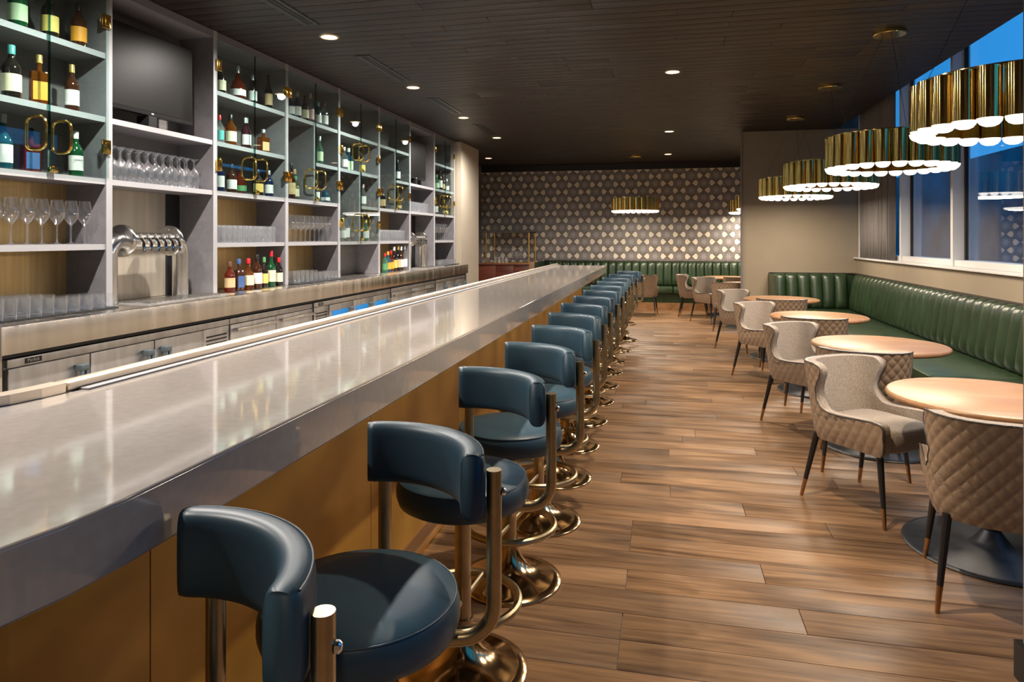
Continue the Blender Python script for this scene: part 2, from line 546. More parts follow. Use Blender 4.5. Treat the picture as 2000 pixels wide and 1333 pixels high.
struct(box('wall_right_rear', 3.05, 3.2, 11.20, YB, -0.014, CZ + 0.014, 'wall_taupe'))
struct(box('wall_header', 2.30, 3.2, 11.36, 11.5, CZ - 0.002, 4.2, 'wall_dark'))
struct(box('roof', 2.2, 3.25, -2.8, 11.5, 4.2, 4.3, 'trim_dark'))
pier = struct(box('wall_jamb', 1.207, 1.50, 2.25, 2.67, -0.014, CZ - 0.002, 'wall_dark'))
box('baseboard', 1.187, 1.207, 2.24, 2.69, 0.0, 0.128, 'trim_dark', pier)
box('baseboard', 1.207, 1.50, 2.67, 2.69, 0.0, 0.128, 'trim_dark', pier)

# ---- windows
WX = 2.99
mull = [9.35, 7.80, 6.25, 4.70, 3.15, 1.60, 0.05, -1.50, -2.58]
far = [11.19] + mull
wi = 0
for a, b_ in zip(far[:-1], far[1:]):
    wi += 1
    w = bpy.data.objects.new('window_%d' % wi, None); w.location = (WX, (a + b_) / 2, 1.205); link(w)
    struct(w, 'tall dusk window with a white frame above the green banquette')
    box('sill', 2.80, 3.12, b_ + .001, a - .001, 1.206, 1.232, 'frame_white', w, 0.004)
    box('bottom_rail', 2.885, 3.03, b_ + .001, a - .061, 1.233, 1.295, 'frame_white', w, 0.004)
    box('mullion', 2.87, 3.03, a - 0.06, a - 0.001, 1.233, 4.19, 'frame_white', w, 0.004)
    box('gasket', 2.975, 3.005, b_ + .002, b_ + .03, 1.297, 4.19, 'trim_dark', w)
    box('gasket', 2.975, 3.005, a - .09, a - .062, 1.297, 4.19, 'trim_dark', w)
    box('pane', WX - 0.004, WX + 0.004, b_ + .03, a - .09, 1.297, 4.19, 'window_glass', w)
# across the street: a low dark building under the evening sky
struct(box('wall_exterior', 9.0, 14.0, -10.0, 40.0, -0.3, 3.9, 'outside'), 'dark low building across the street at dusk')
struct(box('ground', 3.3, 40, -30, 60, -0.4, -0.3, 'outside'))

# ---- curtain gathered at the end of the windows
ny, nz = 150, 6
V, F = [], []
for j in range(nz + 1):
    z = 1.236 + (3.9 - 1.236) * j / nz
    for i in range(ny + 1):
        t = i / ny
        yy = 9.42 + 1.50 * t
        a = t * 2 * PI * 12.5
        xx = 2.835 + 0.030 * math.sin(a + 0.25 * math.sin(j * .9)) + 0.012 * math.sin(2.3 * a + 1)
        V.append((xx, yy + 0.015 * math.cos(a), z))
n1 = ny + 1
for j in range(nz):
    for i in range(ny):
        F.append((j * n1 + i, j * n1 + i + 1, (j + 1) * n1 + i + 1, (j + 1) * n1 + i))
cur = mesh('curtain', V, F, 'curtain')
md = cur.modifiers.new('thickness', 'SOLIDIFY'); md.thickness = 0.004
tag(cur, 'grey taupe curtain gathered at the end of the windows beside the partition', 'curtain')

# ================================================================== DOWNLIGHTS
def downlight(x, y, label, group, power=P_DOWN, col=WARM, cone=98):
    t = thing('downlight', label, 'ceiling light', (x, y, CZ), 0, group)
    v, f = lathe_vf([(0.066, 0.0), (0.066, -0.006), (0.078, -0.008), (0.084, -0.001)], 28, cap0=False, cap1=False)
    mesh('trim_ring', v, f, 'downlight_trim', t)
    v, f = lathe_vf([(0.0001, -0.004), (0.066, -0.004), (0.066, -0.001)], 28, cap0=False, cap1=False)
    mesh('lens', v, f, 'downlight_lens', t)
    spot('lamp', (0, 0, -0.03), power, t, R(cone), 0.85, col=col)
    return t
pbr('downlight_trim', (0.45, 0.35, 0.25), 0.35, 0.6)
for k in range(-2, 4):
    downlight(-2.69, 5.17 + 1.935 * k, 'round amber downlight in the row along the back bar shelves', 'downlights along the back bar', P_BACK, NEUTRAL, 168)
downlight(-3.55, 13.75, 'round amber downlight above the brass rack in the back room', None)
for yy in (-0.9, 3.1, 7.0, 10.9):
    downlight(0.09, yy, 'round recessed downlight above the aisle between stools and tables', 'downlights over the aisle')
downlight(0.09, 13.85, 'round white downlight above the aisle close to the patterned wall', None)
# ================================================================== BAR
def offset_path(path, d):
    out = []
    n = len(path)
    for i in range(n):
        p0 = Vector(path[max(i - 1, 0)]); p1 = Vector(path[min(i + 1, n - 1)])
        t = (p1 - p0).normalized()
        nrm = Vector((t.y, -t.x))           # right hand side of the travel direction
        q = Vector(path[i]) + nrm * d
        out.append((q.x, q.y))
    return out
YE = 11.17
front = [(-0.905, YE), (-0.905, 1.12), (-0.906, 1.0), (-0.914, 0.90), (-0.937, 0.80), (-0.985, 0.68), (-1.06, 0.57), (-1.18, 0.45), (-1.38, 0.33), (-1.75, 0.22), (-2.5, 0.12)]
back = [(-1.75, YE), (-1.75, 1.66), (-1.755, 1.59), (-1.768, 1.516), (-1.80, 1.44), (-1.87, 1.37), (-2.0, 1.30), (-2.5, 1.24)]
def prism(poly, z0, z1):
    n = len(poly)
    V = [(x, y, z0) for x, y in poly] + [(x, y, z1) for x, y in poly]
    F = [tuple(range(n))[::-1], tuple(range(n, 2 * n))]
    F += [(i, (i + 1) % n, (i + 1) % n + n, i + n) for i in range(n)]
    return V, F
bar = thing('bar_counter', 'long bar counter with pale quartz top and golden brown front panels', 'bar counter', (-1.3, 5.5, 0))
v, f = prism(front + back[::-1], 0.952, 1.07)
top = mesh('countertop', v, f, 'quartz', bar, world=True, sharp=25)
md = top.modifiers.new('bevel', 'BEVEL'); md.width = 0.006; md.segments = 2; md.limit_method = 'ANGLE'; md.angle_limit = R(40)
# front panels, a sheet with real joints
panel_path = offset_path(front, 0.253)
panel_path[0] = (panel_path[0][0], 9.9)
def sheet(path, t0, t1, z0, z1):
    a = offset_path(path, t0); b_ = offset_path(path, t1)
    return prism(a + b_[::-1], z0, z1)
def sub_path(ya, yb):
    return [(-1.158, ya), (-1.158, yb)]
ys = [9.9, 8.68, 7.46, 6.24, 5.02, 3.80, 2.58, 1.36]
for a, b_ in zip(ys[:-1], ys[1:]):
    v, f = sheet(sub_path(a - .002, b_ + .002), 0.0, 0.02, 0.105, 0.951)
    mesh('front_panel', v, f, 'bar_panel', bar, world=True, smooth=False)
near = [(-1.158, 1.358)] + panel_path[2:]
v, f = sheet(near[:5], 0, 0.02, 0.105, 0.951); mesh('front_panel', v, f, 'bar_panel', bar, world=True, smooth=False)
v, f = sheet(near[4:], 0.003, 0.02, 0.105, 0.951); mesh('front_panel', v, f, 'bar_panel', bar, world=True, smooth=False)
kick = [(-1.158, 9.9)] + near
v, f = sheet(kick, -0.012, 0.02, 0.012, 0.104); mesh('kick_board', v, f, 'base_wood', bar, world=True, smooth=False)
v, f = sheet(kick, -0.030, -0.012, 0.001, 0.016); mesh('brass_strip', v, f, 'brass_strip', bar, world=True, smooth=False)
body_poly = offset_path(kick, 0.021) + [(-2.5, 1.30), (-2.0, 1.36), (-1.87, 1.43), (-1.72, 1.70), (-1.72, 9.9)]
v, f = prism(body_poly, 0.0, 0.951); mesh('carcass', v, f, 'wall_beige', bar, world=True, smooth=False)
# metal drip rail along the working edge, in lengths
rail_y = [YE, 6.9, 1.66]
for a, b_ in zip(rail_y[:-1], rail_y[1:]):
    v, f = bevel_box_vf(-1.75, -1.695, b_ + .003, a - .003, 1.071, 1.098, 0.008)
    mesh('drip_rail', v, f, 'rail_metal', bar, world=True)
rb = offset_path(back[1:], -0.055)
v, f = prism(back[1:] + rb[::-1], 1.071, 1.098); mesh('drip_rail', v, f, 'rail_metal', bar, world=True, smooth=False)
v, f = bevel_box_vf(-1.695, -1.660, 1.7, YE - .01, 1.0705, 1.076, 0.002)
mesh('rail_lip', v, f, 'shelf_edge', bar, world=True)
# clear end screen that carries the overhanging end
box('end_screen', -1.30, -0.93, 11.08, 11.092, 0.0, 0.951, 'door_glass', bar)
box('end_ledge', -1.22, -0.99, 9.905, 10.0, 0.86, 0.90, 'base_wood', bar)

# ================================================================== BACK BAR COUNTER AND COOLERS
bc = thing('back_counter', 'brushed steel back counter with a deep front band under the shelves', 'counter', (-3.56, 7.0, 0))
v, f = bevel_box_vf(-3.86, -3.26, 2.80, 11.22, 1.03, 1.07, 0.004); mesh('worktop', v, f, 'steel', bc, world=True)
v, f = bevel_box_vf(-3.285, -3.255, 2.80, 11.22, 0.922, 1.069, 0.004); mesh('front_band', v, f, 'steel', bc, world=True)
box('end_panel', -3.86, -3.285, 2.80, 2.83, 0.0, 1.029, 'wall_beige', bc)
box('end_panel', -3.86, -3.285, 11.19, 11.22, 0.0, 1.029, 'steel_panel', bc)
box('rear_void', -3.86, -3.80, 2.84, 11.18, 0.0, 1.029, 'dark_void', bc)
XF = -3.30
def cooler(y0, y1, cells, label, plate=None):
    t = thing('bar_cooler', label, 'cooler', (-3.55, (y0 + y1) / 2, 0), 0)
    box('body', -3.79, XF - 0.025, y0, y1, 0.0, 0.885, 'steel_panel', t)
    box('top_band', XF - 0.025, XF, y0 + .002, y1 - .002, 0.846, 0.888, 'steel_panel', t, 0.002)
    y = y0
    for kind, w in cells:
        a, b_ = y + 0.004, y + w - 0.004
        if kind == 'grille':
            g = box('grille', XF - 0.02, XF - 0.002, a, b_, 0.10, 0.840, 'steel_panel', t, 0.002)
            for k in range(9):
                z = 0.775 - k * 0.028
                v, f = box_vf(XF - 0.002, XF + 0.001, a + .03, b_ - .03, z, z + 0.011)
                vv = np.array(v) - np.array(t.location) - np.array(g.location)
                mesh('louvre', vv, f, 'dark_void', g, smooth=False)
        else:
            d = box('door', XF - 0.02, XF + 0.004, a, b_, 0.10, 0.839, 'steel_panel', t, 0.004)
            base = np.array(t.location) + np.array(d.location)
            def kid(name, x0, x1, ya, yb, z0, z1, mat, bb=0.004):
                v, f = bevel_box_vf(x0, x1, ya, yb, z0, z1, bb)
                return mesh(name, np.array(v) - base, f, mat, d)
            if kind in ('doorR', 'doorL'):
                hy = b_ - 0.075 if kind == 'doorR' else a + 0.075
                V1 = join([bevel_box_vf(XF + .004, XF + .05, hy - .03, hy + .03, 0.755, 0.79, 0.004),
                           bevel_box_vf(XF + .03, XF + .05, hy - .028, hy - .008, 0.56, 0.755, 0.004),
                           bevel_box_vf(XF + .03, XF + .05, hy + .008, hy + .028, 0.56, 0.755, 0.004)])
                mesh('handle', np.array(V1[0]) - base, V1[1], 'handle_grey', d)
            elif kind == 'bar':
                V1 = join([bevel_box_vf(XF + .03, XF + .05, a + .03, b_ - .02, 0.787, 0.809, 0.004),
                           bevel_box_vf(XF + .004, XF + .031, a + .04, a + .07, 0.787, 0.809, 0.003),
                           bevel_box_vf(XF + .004, XF + .031, b_ - .06, b_ - .03, 0.787, 0.809, 0.003)])
                mesh('handle', np.array(V1[0]) - base, V1[1], 'steel_tube', d)
            elif kind == 'reflect':
                kid('blue_reflection', XF + .004, XF + .007, a + .05, b_ - .13, 0.30, 0.775, 'blue_reflection', 0.001)  # flat blue patch on the door in place of a mirrored window
                kid('handle', XF + .004, XF + .045, b_ - .11, b_ - .05, 0.745, 0.78, 'handle_grey')
        y += w
    if plate is not None:
        p = box('name_plate', XF, XF + 0.002, plate - 0.05, plate + 0.05, 0.853, 0.881, 'black_plastic', t)
        text_mesh('lettering', 'Perlick', 0.026, 'frame_white', (0.0015, 0, 0.015), (R(90), 0, R(90)), p)
    return t
cooler(2.87, 4.715, [('doorR', .52), ('doorR', .52), ('doorL', .50), ('grille', .305)], 'steel cooler with three doors and a vent grille near the counter end', 3.02)
cooler(4.72, 6.00, [('bar', .65), ('bar', .63)], 'steel cooler with two drawers and horizontal bar handles below the whiskeys')
cooler(6.035, 7.915, [('grille', .30), ('reflect', .55), ('reflect', .515), ('reflect', .515)], 'steel cooler with blue window reflections painted on its doors', 6.17)
cooler(7.95, 9.62, [('bar', .72), ('bar', .55), ('grille', .40)], 'steel cooler with two bar handled drawers and grille beyond doors painted with blue reflections')
cooler(9.65, 11.17, [('doorR', .50), ('doorR', .50), ('doorR', .52)], 'steel cooler with three short handled doors beside the beige pier')
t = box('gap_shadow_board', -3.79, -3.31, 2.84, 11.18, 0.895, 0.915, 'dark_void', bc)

# ================================================================== SHELVING
UY = [2.85, 3.75, 4.82, 5.885, 6.96, 8.05, 9.12, 10.18, 11.23]
XS, XBK = -3.50, -3.83
UT = 0.048
L1, L2, L3, L4, LC = 2.71, 2.30, 1.90, 1.48, 1.07
ZT = 3.12
sh = thing('back_bar_shelving', 'tall grey wood back bar shelving with brass hinged glass doors', 'shelving', (-3.66, 7.0, 1.07))
for y in UY:
    u = box('upright', XBK, XS - 0.004, y - UT / 2, y + UT / 2, 1.072, CZ - 0.002, 'shelf_wood', sh)
    v, f = box_vf(XS - 0.004, XS, y - UT / 2, y + UT / 2, 1.072, CZ - 0.002)
    base = np.array(sh.location) + np.array(u.location)
    mesh('front_edge', np.array(v) - base, f, 'shelf_edge', u, smooth=False)
box('header', XBK, XS - 0.001, UY[0], UY[-1], ZT, CZ - 0.003, 'shelf_wood', sh)
def shelf(bay, z, y0=None, y1=None, th=0.036):
    a = (UY[bay] + UT / 2 if y0 is None else y0) + 0.001
    b_ = (UY[bay + 1] - UT / 2 if y1 is None else y1) - 0.001
    s = box('shelf', XBK + .021, XS - 0.012, a, b_, z - th, z, 'shelf_wood', sh)
    v, f = box_vf(XS - 0.012, XS - 0.008, a, b_, z - th, z)
    base = np.array(sh.location) + np.array(s.location)
    mesh('front_edge', np.array(v) - base, f, 'shelf_edge', s, smooth=False)
def divider(bay, z0, z1):
    y = (UY[bay] + UY[bay + 1]) / 2
    s = box('divider', XBK + .021, XS - 0.012, y - 0.016, y + 0.016, z0, z1, 'shelf_wood', sh)
    v, f = box_vf(XS - 0.012, XS - 0.008, y - 0.016, y + 0.016, z0, z1)
    base = np.array(sh.location) + np.array(s.location)
    mesh('front_edge', np.array(v) - base, f, 'shelf_edge', s, smooth=False)
def mid(b): return (UY[b] + UY[b + 1]) / 2
for b in (0, 2, 7):
    for z in (L1, L2, L3, L4): shelf(b, z)
for b in (1, 6):
    shelf(b, L2); shelf(b, L3)
TH = 0.036
shelf(3, L1); divider(3, L3 + .001, L1 - TH - .001); shelf(3, L2, mid(3) + .016, None); shelf(3, L3); shelf(3, L4)
shelf(4, L1); shelf(4, L2); divider(4, L4 + .001, L2 - TH - .001); shelf(4, L3, mid(4) + .016, None); shelf(4, L4)
shelf(5, L1); divider(5, L3 + .001, L1 - TH - .001); shelf(5, L2, mid(5) + .016, None); shelf(5, L3); shelf(5, L4)
for b in range(8):
    a, c = UY[b] + UT / 2, UY[b + 1] - UT / 2
    box('back_panel', XBK, XBK + .02, a, c, L3, ZT, 'shelf_back_wood', sh)
    low = {0: 'back_brass', 1: 'back_steel', 2: 'back_brass', 3: 'back_brass', 4: 'shelf_back_wood', 5: 'back_brass', 6: 'back_steel', 7: 'shelf_back_wood'}[b]
    if b in (1, 6):
        box('back_panel', XBK, XBK + .02, c - .16, c, 1.072, L3 - .001, 'dark_void', sh); c -= .161
    box('back_panel', XBK, XBK + .02, a, c, 1.072, L3 - .001, low, sh)

# glass doors
def rr_ring(w, h, r, n=6):
    pts = []
    for cxs, czs, a0 in ((1, 1, 0), (-1, 1, 90), (-1, -1, 180), (1, -1, 270)):
        for k in range(n + 1):
            a = R(a0 + 90 * k / n)
            pts.append((cxs * (w / 2 - r) + r * math.cos(a), 0, czs * (h / 2 - r) + r * math.sin(a)))
    return pts
v, f = tube_vf(rr_ring(0.135, 0.19, 0.045), 0.0085, 8, closed=True)
HANDLE = make_mesh('pull_handle', v, f, 'gold')
hv = join([bevel_box_vf(-0.008, 0.012, -0.030, 0.030, -0.045, 0.045, 0.004), bevel_box_vf(0.012, 0.017, -0.016, 0.016, -0.028, 0.028, 0.002)])
HINGE = make_mesh('hinge', hv[0], hv[1], 'gold')
hv = join([bevel_box_vf(-0.010, 0.016, -0.022, 0.022, 0.0, 0.03, 0.003), lathe_vf([(0.009, 0.03), (0.011, 0.036), (0.0001, 0.040)], 10)])
LATCH = make_mesh('latch', hv[0], hv[1], 'gold')
XG = XS + 0.006
def glass_doors(bay, z0, z1, hz):
    m_ = mid(bay)
    for side in (0, 1):
        a = UY[bay] + UT / 2 - 0.012 if side == 0 else m_ + 0.003
        b_ = m_ - 0.003 if side == 0 else UY[bay + 1] - UT / 2 + 0.012
        d = box('glass_door', XG - 0.004, XG + 0.004, a, b_, z0, z1, 'door_glass', sh)
        base = Vector(sh.location) + Vector(d.location)
        ey = m_ - 0.003 if side == 0 else m_ + 0.003
        v, f = box_vf(XG - 0.0045, XG + 0.0045, ey - 0.0025, ey + 0.0025, z0, z1)
        mesh('polished_edge', np.array(v) - np.array(base), f, 'glass_edge', d, smooth=False)
        hy = m_ - 0.085 if side == 0 else m_ + 0.085
        place('pull_handle', HANDLE, Vector((XG, hy, hz)) - base, d)
        yh = a + 0.022 if side == 0 else b_ - 0.022
        for zz in (z0 + 0.20, z1 - 0.20):
            place('hinge', HINGE, Vector((XG, yh, zz)) - base, d)
        if side == 1:
            place('latch', LATCH, Vector((XG + 0.004, m_ + 0.02, z0)) - base, d)
for b in (0, 2, 3, 5, 7):
    glass_doors(b, L3 + 0.004, ZT - 0.01, 2.12)
glass_doors(4, L2 + 0.004, ZT - 0.01, 2.53)
glass_doors(4, L4 + 0.004, L2 - 0.004, 1.70)

# ================================================================== TELEVISIONS
def tv(y0, y1, label):
    t = thing('television', label, 'television', (-3.60, (y0 + y1) / 2, L2))
    box('housing', -3.64, -3.585, y0, y1, 2.395, 2.985, 'black_plastic', t, 0.008)
    box('screen', -3.585, -3.583, y0 + .012, y1 - .012, 2.425, 2.973, 'screen', t)
    box('stand', -3.68, -3.58, (y0 + y1) / 2 - .04, (y0 + y1) / 2 + .04, L2 + .001, 2.394, 'black_plastic', t)
    box('stand_foot', -3.70, -3.56, (y0 + y1) / 2 - .2, (y0 + y1) / 2 + .2, L2 + .0005, L2 + .012, 'black_plastic', t, 0.003)
    box('badge', -3.583, -3.5815, (y0 + y1) / 2 - .012, (y0 + y1) / 2 + .012, 2.405, 2.415, 'frame_white', t)
tv(3.80, 4.66, 'large flat black television in the bay above the upturned goblets')
tv(9.18, 10.02, 'flat black television in the bay second from the beige pier')
# ================================================================== BEER TAPS
def tap_tower(y0, label, tray_label):
    zc = 1.50; x = -3.60
    t = thing('beer_tap', label, 'beer tap', (x, y0 + 0.42, LC))
    pr = 0.057
    def arcpts(yc, sgn):
        pts = [(x, yc + sgn * 0.10, LC + 0.002), (x, yc + sgn * 0.10, zc - 0.10)]
        for k in range(1, 9):
            a = R(90 * k / 8)
            pts.append((x, yc + sgn * 0.10 * math.cos(a), zc - 0.10 + 0.10 * math.sin(a)))
        return pts
    ya, yb = y0 + 0.195, y0 + 0.69
    for yc, sg in ((ya, -1), (yb, 1)):
        v, f = tube_vf(arcpts(yc, sg), pr, 18); mesh('standpipe', v, f, 'steel_tube', t, world=True)
        v, f = lathe_vf([(0.0001, 0), (0.108, 0), (0.112, 0.006), (0.112, 0.026), (0.108, 0.032), (0.0001, 0.032)], 28)
        vv = [(x + p[0], yc + (p[2] if sg < 0 else -p[2]), zc + p[1]) for p in v]
        fl = mesh('flange', vv, f, 'steel_tube', t, world=True)
        base = np.array(t.location) + np.array(fl.location)
        for k in range(6):
            a = R(60 * k + 30)
            q = (x + 0.082 * math.cos(a), yc + (0.032 if sg < 0 else -0.032), zc + 0.082 * math.sin(a))
            v2, f2 = lathe_vf([(0.009, 0), (0.009, 0.006), (0.0001, 0.008)], 8)
            s_ = 1 if sg < 0 else -1
            vv = [(q[0] + p[0], q[1] + s_ * p[2], q[2] + p[1]) for p in v2]
            mesh('bolt', np.array(vv) - base, f2, 'chrome', fl)
    v, f = tube_vf([(x, ya + .03, zc), (x, (ya + yb) / 2, zc), (x, yb - .03, zc)], pr, 18); mesh('crossbar', v, f, 'steel_tube', t, world=True)
    for k in range(6):
        yk = ya + 0.085 + k * 0.071
        parts = [tube_vf([(x + .05, yk, zc + .01), (x + .095, yk, zc + .01), (x + .115, yk, zc - .02), (x + .118, yk, zc - .075)], [.013, .013, .011, .009], 8),
                 tube_vf([(x + .085, yk, zc + .01), (x + .09, yk, zc + .05)], [.009, .011], 8)]
        v, f = join(parts); mesh('faucet', v, f, 'chrome', t, world=True)
    d = thing('drip_tray', tray_label, 'drip tray', (-3.46, y0 + 0.50, LC))
    box('tray', -3.66 + .13, -3.29, y0 + 0.10, y0 + 0.95, LC + .001, LC + .016, 'steel_panel', d, 0.004)
    for k in range(17):
        yk = y0 + 0.13 + k * 0.0485
        box('bar', -3.515, -3.305, yk, yk + 0.014, LC + .017, LC + .024, 'steel_tube', d)
tap_tower(3.75, 'steel pipe beer tap with six faucets under the goblet shelf below the large television', 'slotted steel drip tray under the tap below the large television')
tap_tower(9.12, 'steel pipe beer tap in the bay second from the beige pier', 'slotted steel drip tray in the bay second from the beige pier')

# ================================================================== GLASSWARE
def gl_mesh(name, prof, seg=16, mat='glassware', kz=1.0, kr=1.0):
    prof = [(r * kr, z * kz) for r, z in prof]
    v, f = lathe_vf(prof, seg, cap0=False, cap1=False)
    return make_mesh(name, v, f, mat, sharp=60)
G_WINE = gl_mesh('wine_glass', [(0.0001, .004), (.034, .0), (.035, .002), (.012, .006), (.0045, .014), (.0042, .09), (.007, .098), (.030, .122), (.040, .142), (.0415, .152), (.038, .18), (.030, .225)], 20, 'glassware', 1.2, 1.02)
G_HIGH = gl_mesh('highball_glass', [(0.0001, .012), (.027, .012), (.029, .002), (.030, .0), (.032, .004), (.035, .13)], 16, 'glassware_ribbed', 1.12)
G_TALL = gl_mesh('tall_tumbler', [(0.0001, .014), (.027, .014), (.031, .002), (.032, .0), (.033, .004), (.0365, .115)], 16, 'glassware_press')
G_LOW = gl_mesh('low_tumbler', [(0.0001, .012), (.030, .012), (.034, .002), (.034, .0), (.035, .004), (.0375, .085)], 16, 'glassware_press')
G_GOB = gl_mesh('goblet', [(.030, .0), (.034, .004), (.038, .055), (.032, .085), (.012, .10), (.006, .106), (.006, .135), (.02, .146), (.033, .150), (.033, .152), (0.0001, .153)], 16, 'glassware_press', 1.5)
def glass_row(me, kind, label, group, ys, xs, z):
    for y in ys:
        for x in xs:
            o = place(kind, me, (x + random.uniform(-.003, .003), y + random.uniform(-.001, .001), z), None, (0, 0, random.uniform(0, 6.28)))
            tag(o, label, 'glass', group)
fr = lambda a, b_, n: [a + (b_ - a) * i / (n - 1) for i in range(n)]
glass_row(G_WINE, 'wine_glass', 'stemmed wine glass on the shelf above the tumblers of the counter-end bay', 'wine glasses of the counter-end bay', fr(2.93, 3.63, 8), (-3.575, -3.68), L4 + .001)
glass_row(G_TALL, 'tall_tumbler', 'tall clear tumbler on the long bar mat of the counter-end bay', 'tall tumblers of the counter-end bay', fr(2.92, 3.23, 5), (-3.43, -3.525, -3.62), LC + .012)
glass_row(G_LOW, 'low_tumbler', 'short clear tumbler on the long bar mat of the counter-end bay', 'short tumblers of the counter-end bay', fr(3.31, 3.68, 5), (-3.43, -3.525, -3.62), LC + .012)
glass_row(G_GOB, 'goblet', 'upturned goblet on the shelf just below the large television', 'upturned goblets below the large television', fr(3.83, 4.64, 11), (-3.56, -3.645, -3.73), L3 + .001)
glass_row(G_HIGH, 'highball_glass', 'highball glass in the packed shelf above the seven counter whiskeys', 'highball glasses above the counter whiskeys', fr(4.90, 5.72, 12), (-3.555, -3.63), L4 + .001)
glass_row(G_WINE, 'wine_glass', 'slim wine glass on the shelf above the short bar mat between bottles and empty bay', 'wine glasses next to the highball shelf', fr(5.96, 6.82, 10), (-3.57, -3.665), L4 + .001)
glass_row(G_TALL, 'tall_tumbler', 'tall tumbler on the bar mat right after the counter whiskeys', 'tall tumblers after the counter whiskeys', fr(5.97, 6.30, 5), (-3.45, -3.545), LC + .012)
glass_row(G_LOW, 'low_tumbler', 'short tumbler on the bar mat right after the counter whiskeys', 'short tumblers after the counter whiskeys', fr(6.40, 6.82, 6), (-3.45, -3.545), LC + .012)
glass_row(G_HIGH, 'highball_glass', 'highball glass in the packed shelf above the liqueur and wine bottles', 'highball glasses above the liqueurs', fr(8.13, 8.98, 12), (-3.555, -3.63), L4 + .001)
glass_row(G_HIGH, 'highball_glass', 'tall glass on the shelf below the television beside the pier end', 'glasses below the second television', fr(9.20, 9.95, 10), (-3.555, -3.63), L3 + .001)
glass_row(G_WINE, 'wine_glass', 'wine glass on the shelf of the last bay before the beige pier', 'wine glasses of the last bay', fr(10.26, 10.98, 8), (-3.57, -3.665), L4 + .001)
glass_row(G_LOW, 'low_tumbler', 'short tumbler on the bar mat of the last bay before the beige pier', 'tumblers of the last bay', fr(10.28, 11.0, 9), (-3.45, -3.545), LC + .012)
for y0, y1, lb in ((2.88, 3.72, 'long black bar mat under the tumblers of the counter-end bay'), (5.92, 6.93, 'black bar mat under the tumblers right after the counter whiskeys'), (10.21, 11.19, 'black bar mat under the tumblers beside the beige pier')):
    v, f = bevel_box_vf(-3.68, -3.40, y0, y1, LC + .0005, LC + .011, .003)
    tag(mesh('bar_mat', v, f, 'bar_mat'), lb, 'bar mat')

# ================================================================== BOTTLES
GC = {'green': ((.006, .06, .02), 0), 'dark': ((.012, .009, .007), 0), 'black': ((.005, .005, .006), 0), 'brown': ((.045, .014, .006), 0),
      'amber': ((.62, .20, .03), 1), 'red': ((.55, .07, .02), 1), 'purple': ((.30, .08, .12), 1), 'teal': ((.01, .06, .075), 0),
      'navy': ((.008, .016, .05), 0), 'clear': ((.90, .93, .92), 2), 'wine': ((.035, .006, .008), 0), 'olive': ((.55, .60, .35), 1),
      'mint': ((.35, .75, .55), 1), 'blue': ((.10, .42, .62), 1), 'gold': ((.75, .50, .10), 1)}
for k, (c, tr) in GC.items():
    if tr == 0: pbr('bottle_' + k, c, 0.08, spec=0.6, coat=0.5)
    elif tr == 1: glass('bottle_' + k, c, 0.06, 0.6, haze=0.16, hcol=tuple(0.7 * x for x in c))
    else: glass('bottle_' + k, c, 0.06, 0.7, haze=0.06)
LBL = {'pale green': (.55, .72, .45), 'yellow': (.80, .62, .16), 'orange': (.85, .36, .03), 'cream': (.80, .74, .52), 'white': (.80, .79, .76),
       'blue': (.05, .12, .30), 'tan': (.62, .45, .24), 'teal': (.10, .42, .40), 'green': (.10, .30, .12), 'gold': (.75, .52, .14), 'pink': (.75, .45, .45),
       'black': (.015, .015, .016), 'silver': (.62, .62, .62), 'red': (.55, .02, .03), 'brown': (.12, .06, .03)}
for k, c in LBL.items():
    pbr('paper_' + k, c, 0.55)
    pbr('cap_' + k, c, 0.3, 0.7 if k in ('gold', 'silver') else 0.0)
def prof(shape, H, r):
    if shape == 'round': return [(r * .85, 0), (r, .006), (r, .56 * H), (r * .93, .61 * H), (r * .62, .69 * H), (r * .40, .74 * H), (r * .34, .80 * H), (r * .34, .90 * H)]
    if shape == 'wine': return [(r * .85, 0), (r, .006), (r, .50 * H), (r * .92, .56 * H), (r * .60, .64 * H), (r * .38, .70 * H), (r * .34, .78 * H), (r * .33, .91 * H)]
    if shape == 'squat': return [(r * .88, 0), (r, .008), (r, .46 * H), (r * .9, .52 * H), (r * .5, .60 * H), (r * .36, .66 * H), (r * .34, .90 * H)]
    if shape == 'decanter': return [(r * .70, 0), (r * .90, .02), (r, .20 * H), (r * .98, .34 * H), (r * .80, .48 * H), (r * .42, .60 * H), (r * .26, .68 * H), (r * .24, .86 * H)]
bcache = {}
def bottle_meshes(shape, H, r, g, lb, cap):
    key = (shape, H, r, g, lb, cap)
    if key in bcache: return bcache[key]
    if shape == 'square':
        bv = bevel_box_vf(-r * .8, r * .8, -r, r, 0, .66 * H, .008)
        nv = lathe_vf([(r * .5, .655 * H), (r * .33, .70 * H), (r * .33, .88 * H)], 14, cap0=False)
        v, f = join([bv, nv])
        lv = box_vf(r * .8, r * .8 + .0012, -r * .8, r * .8, .10 * H, .46 * H)
        cr = r * .40; c0 = .84 * H
    else:
        p = prof(shape, H, r); v, f = lathe_vf(p, 18)
        z0, z1 = (.14 * H, .46 * H) if shape != 'decanter' else (.12 * H, .30 * H)
        rl = r + .0012 if shape != 'decanter' else r * 1.02
        lv = lathe_vf([(rl, z0), (rl, z1)], 14, a0=-R(95), a1=R(95))
        cr = p[-1][0] * 1.18; c0 = p[-1][1] - .07 * H
    cv = lathe_vf([(cr, c0), (cr, H - .004), (cr * .85, H)], 12)
    bcache[key] = (make_mesh('glass_body', v, f, 'bottle_' + g), make_mesh('paper_label', lv[0], lv[1], 'paper_' + lb), make_mesh('cap', cv[0], cv[1], 'cap_' + cap))
    return bcache[key]
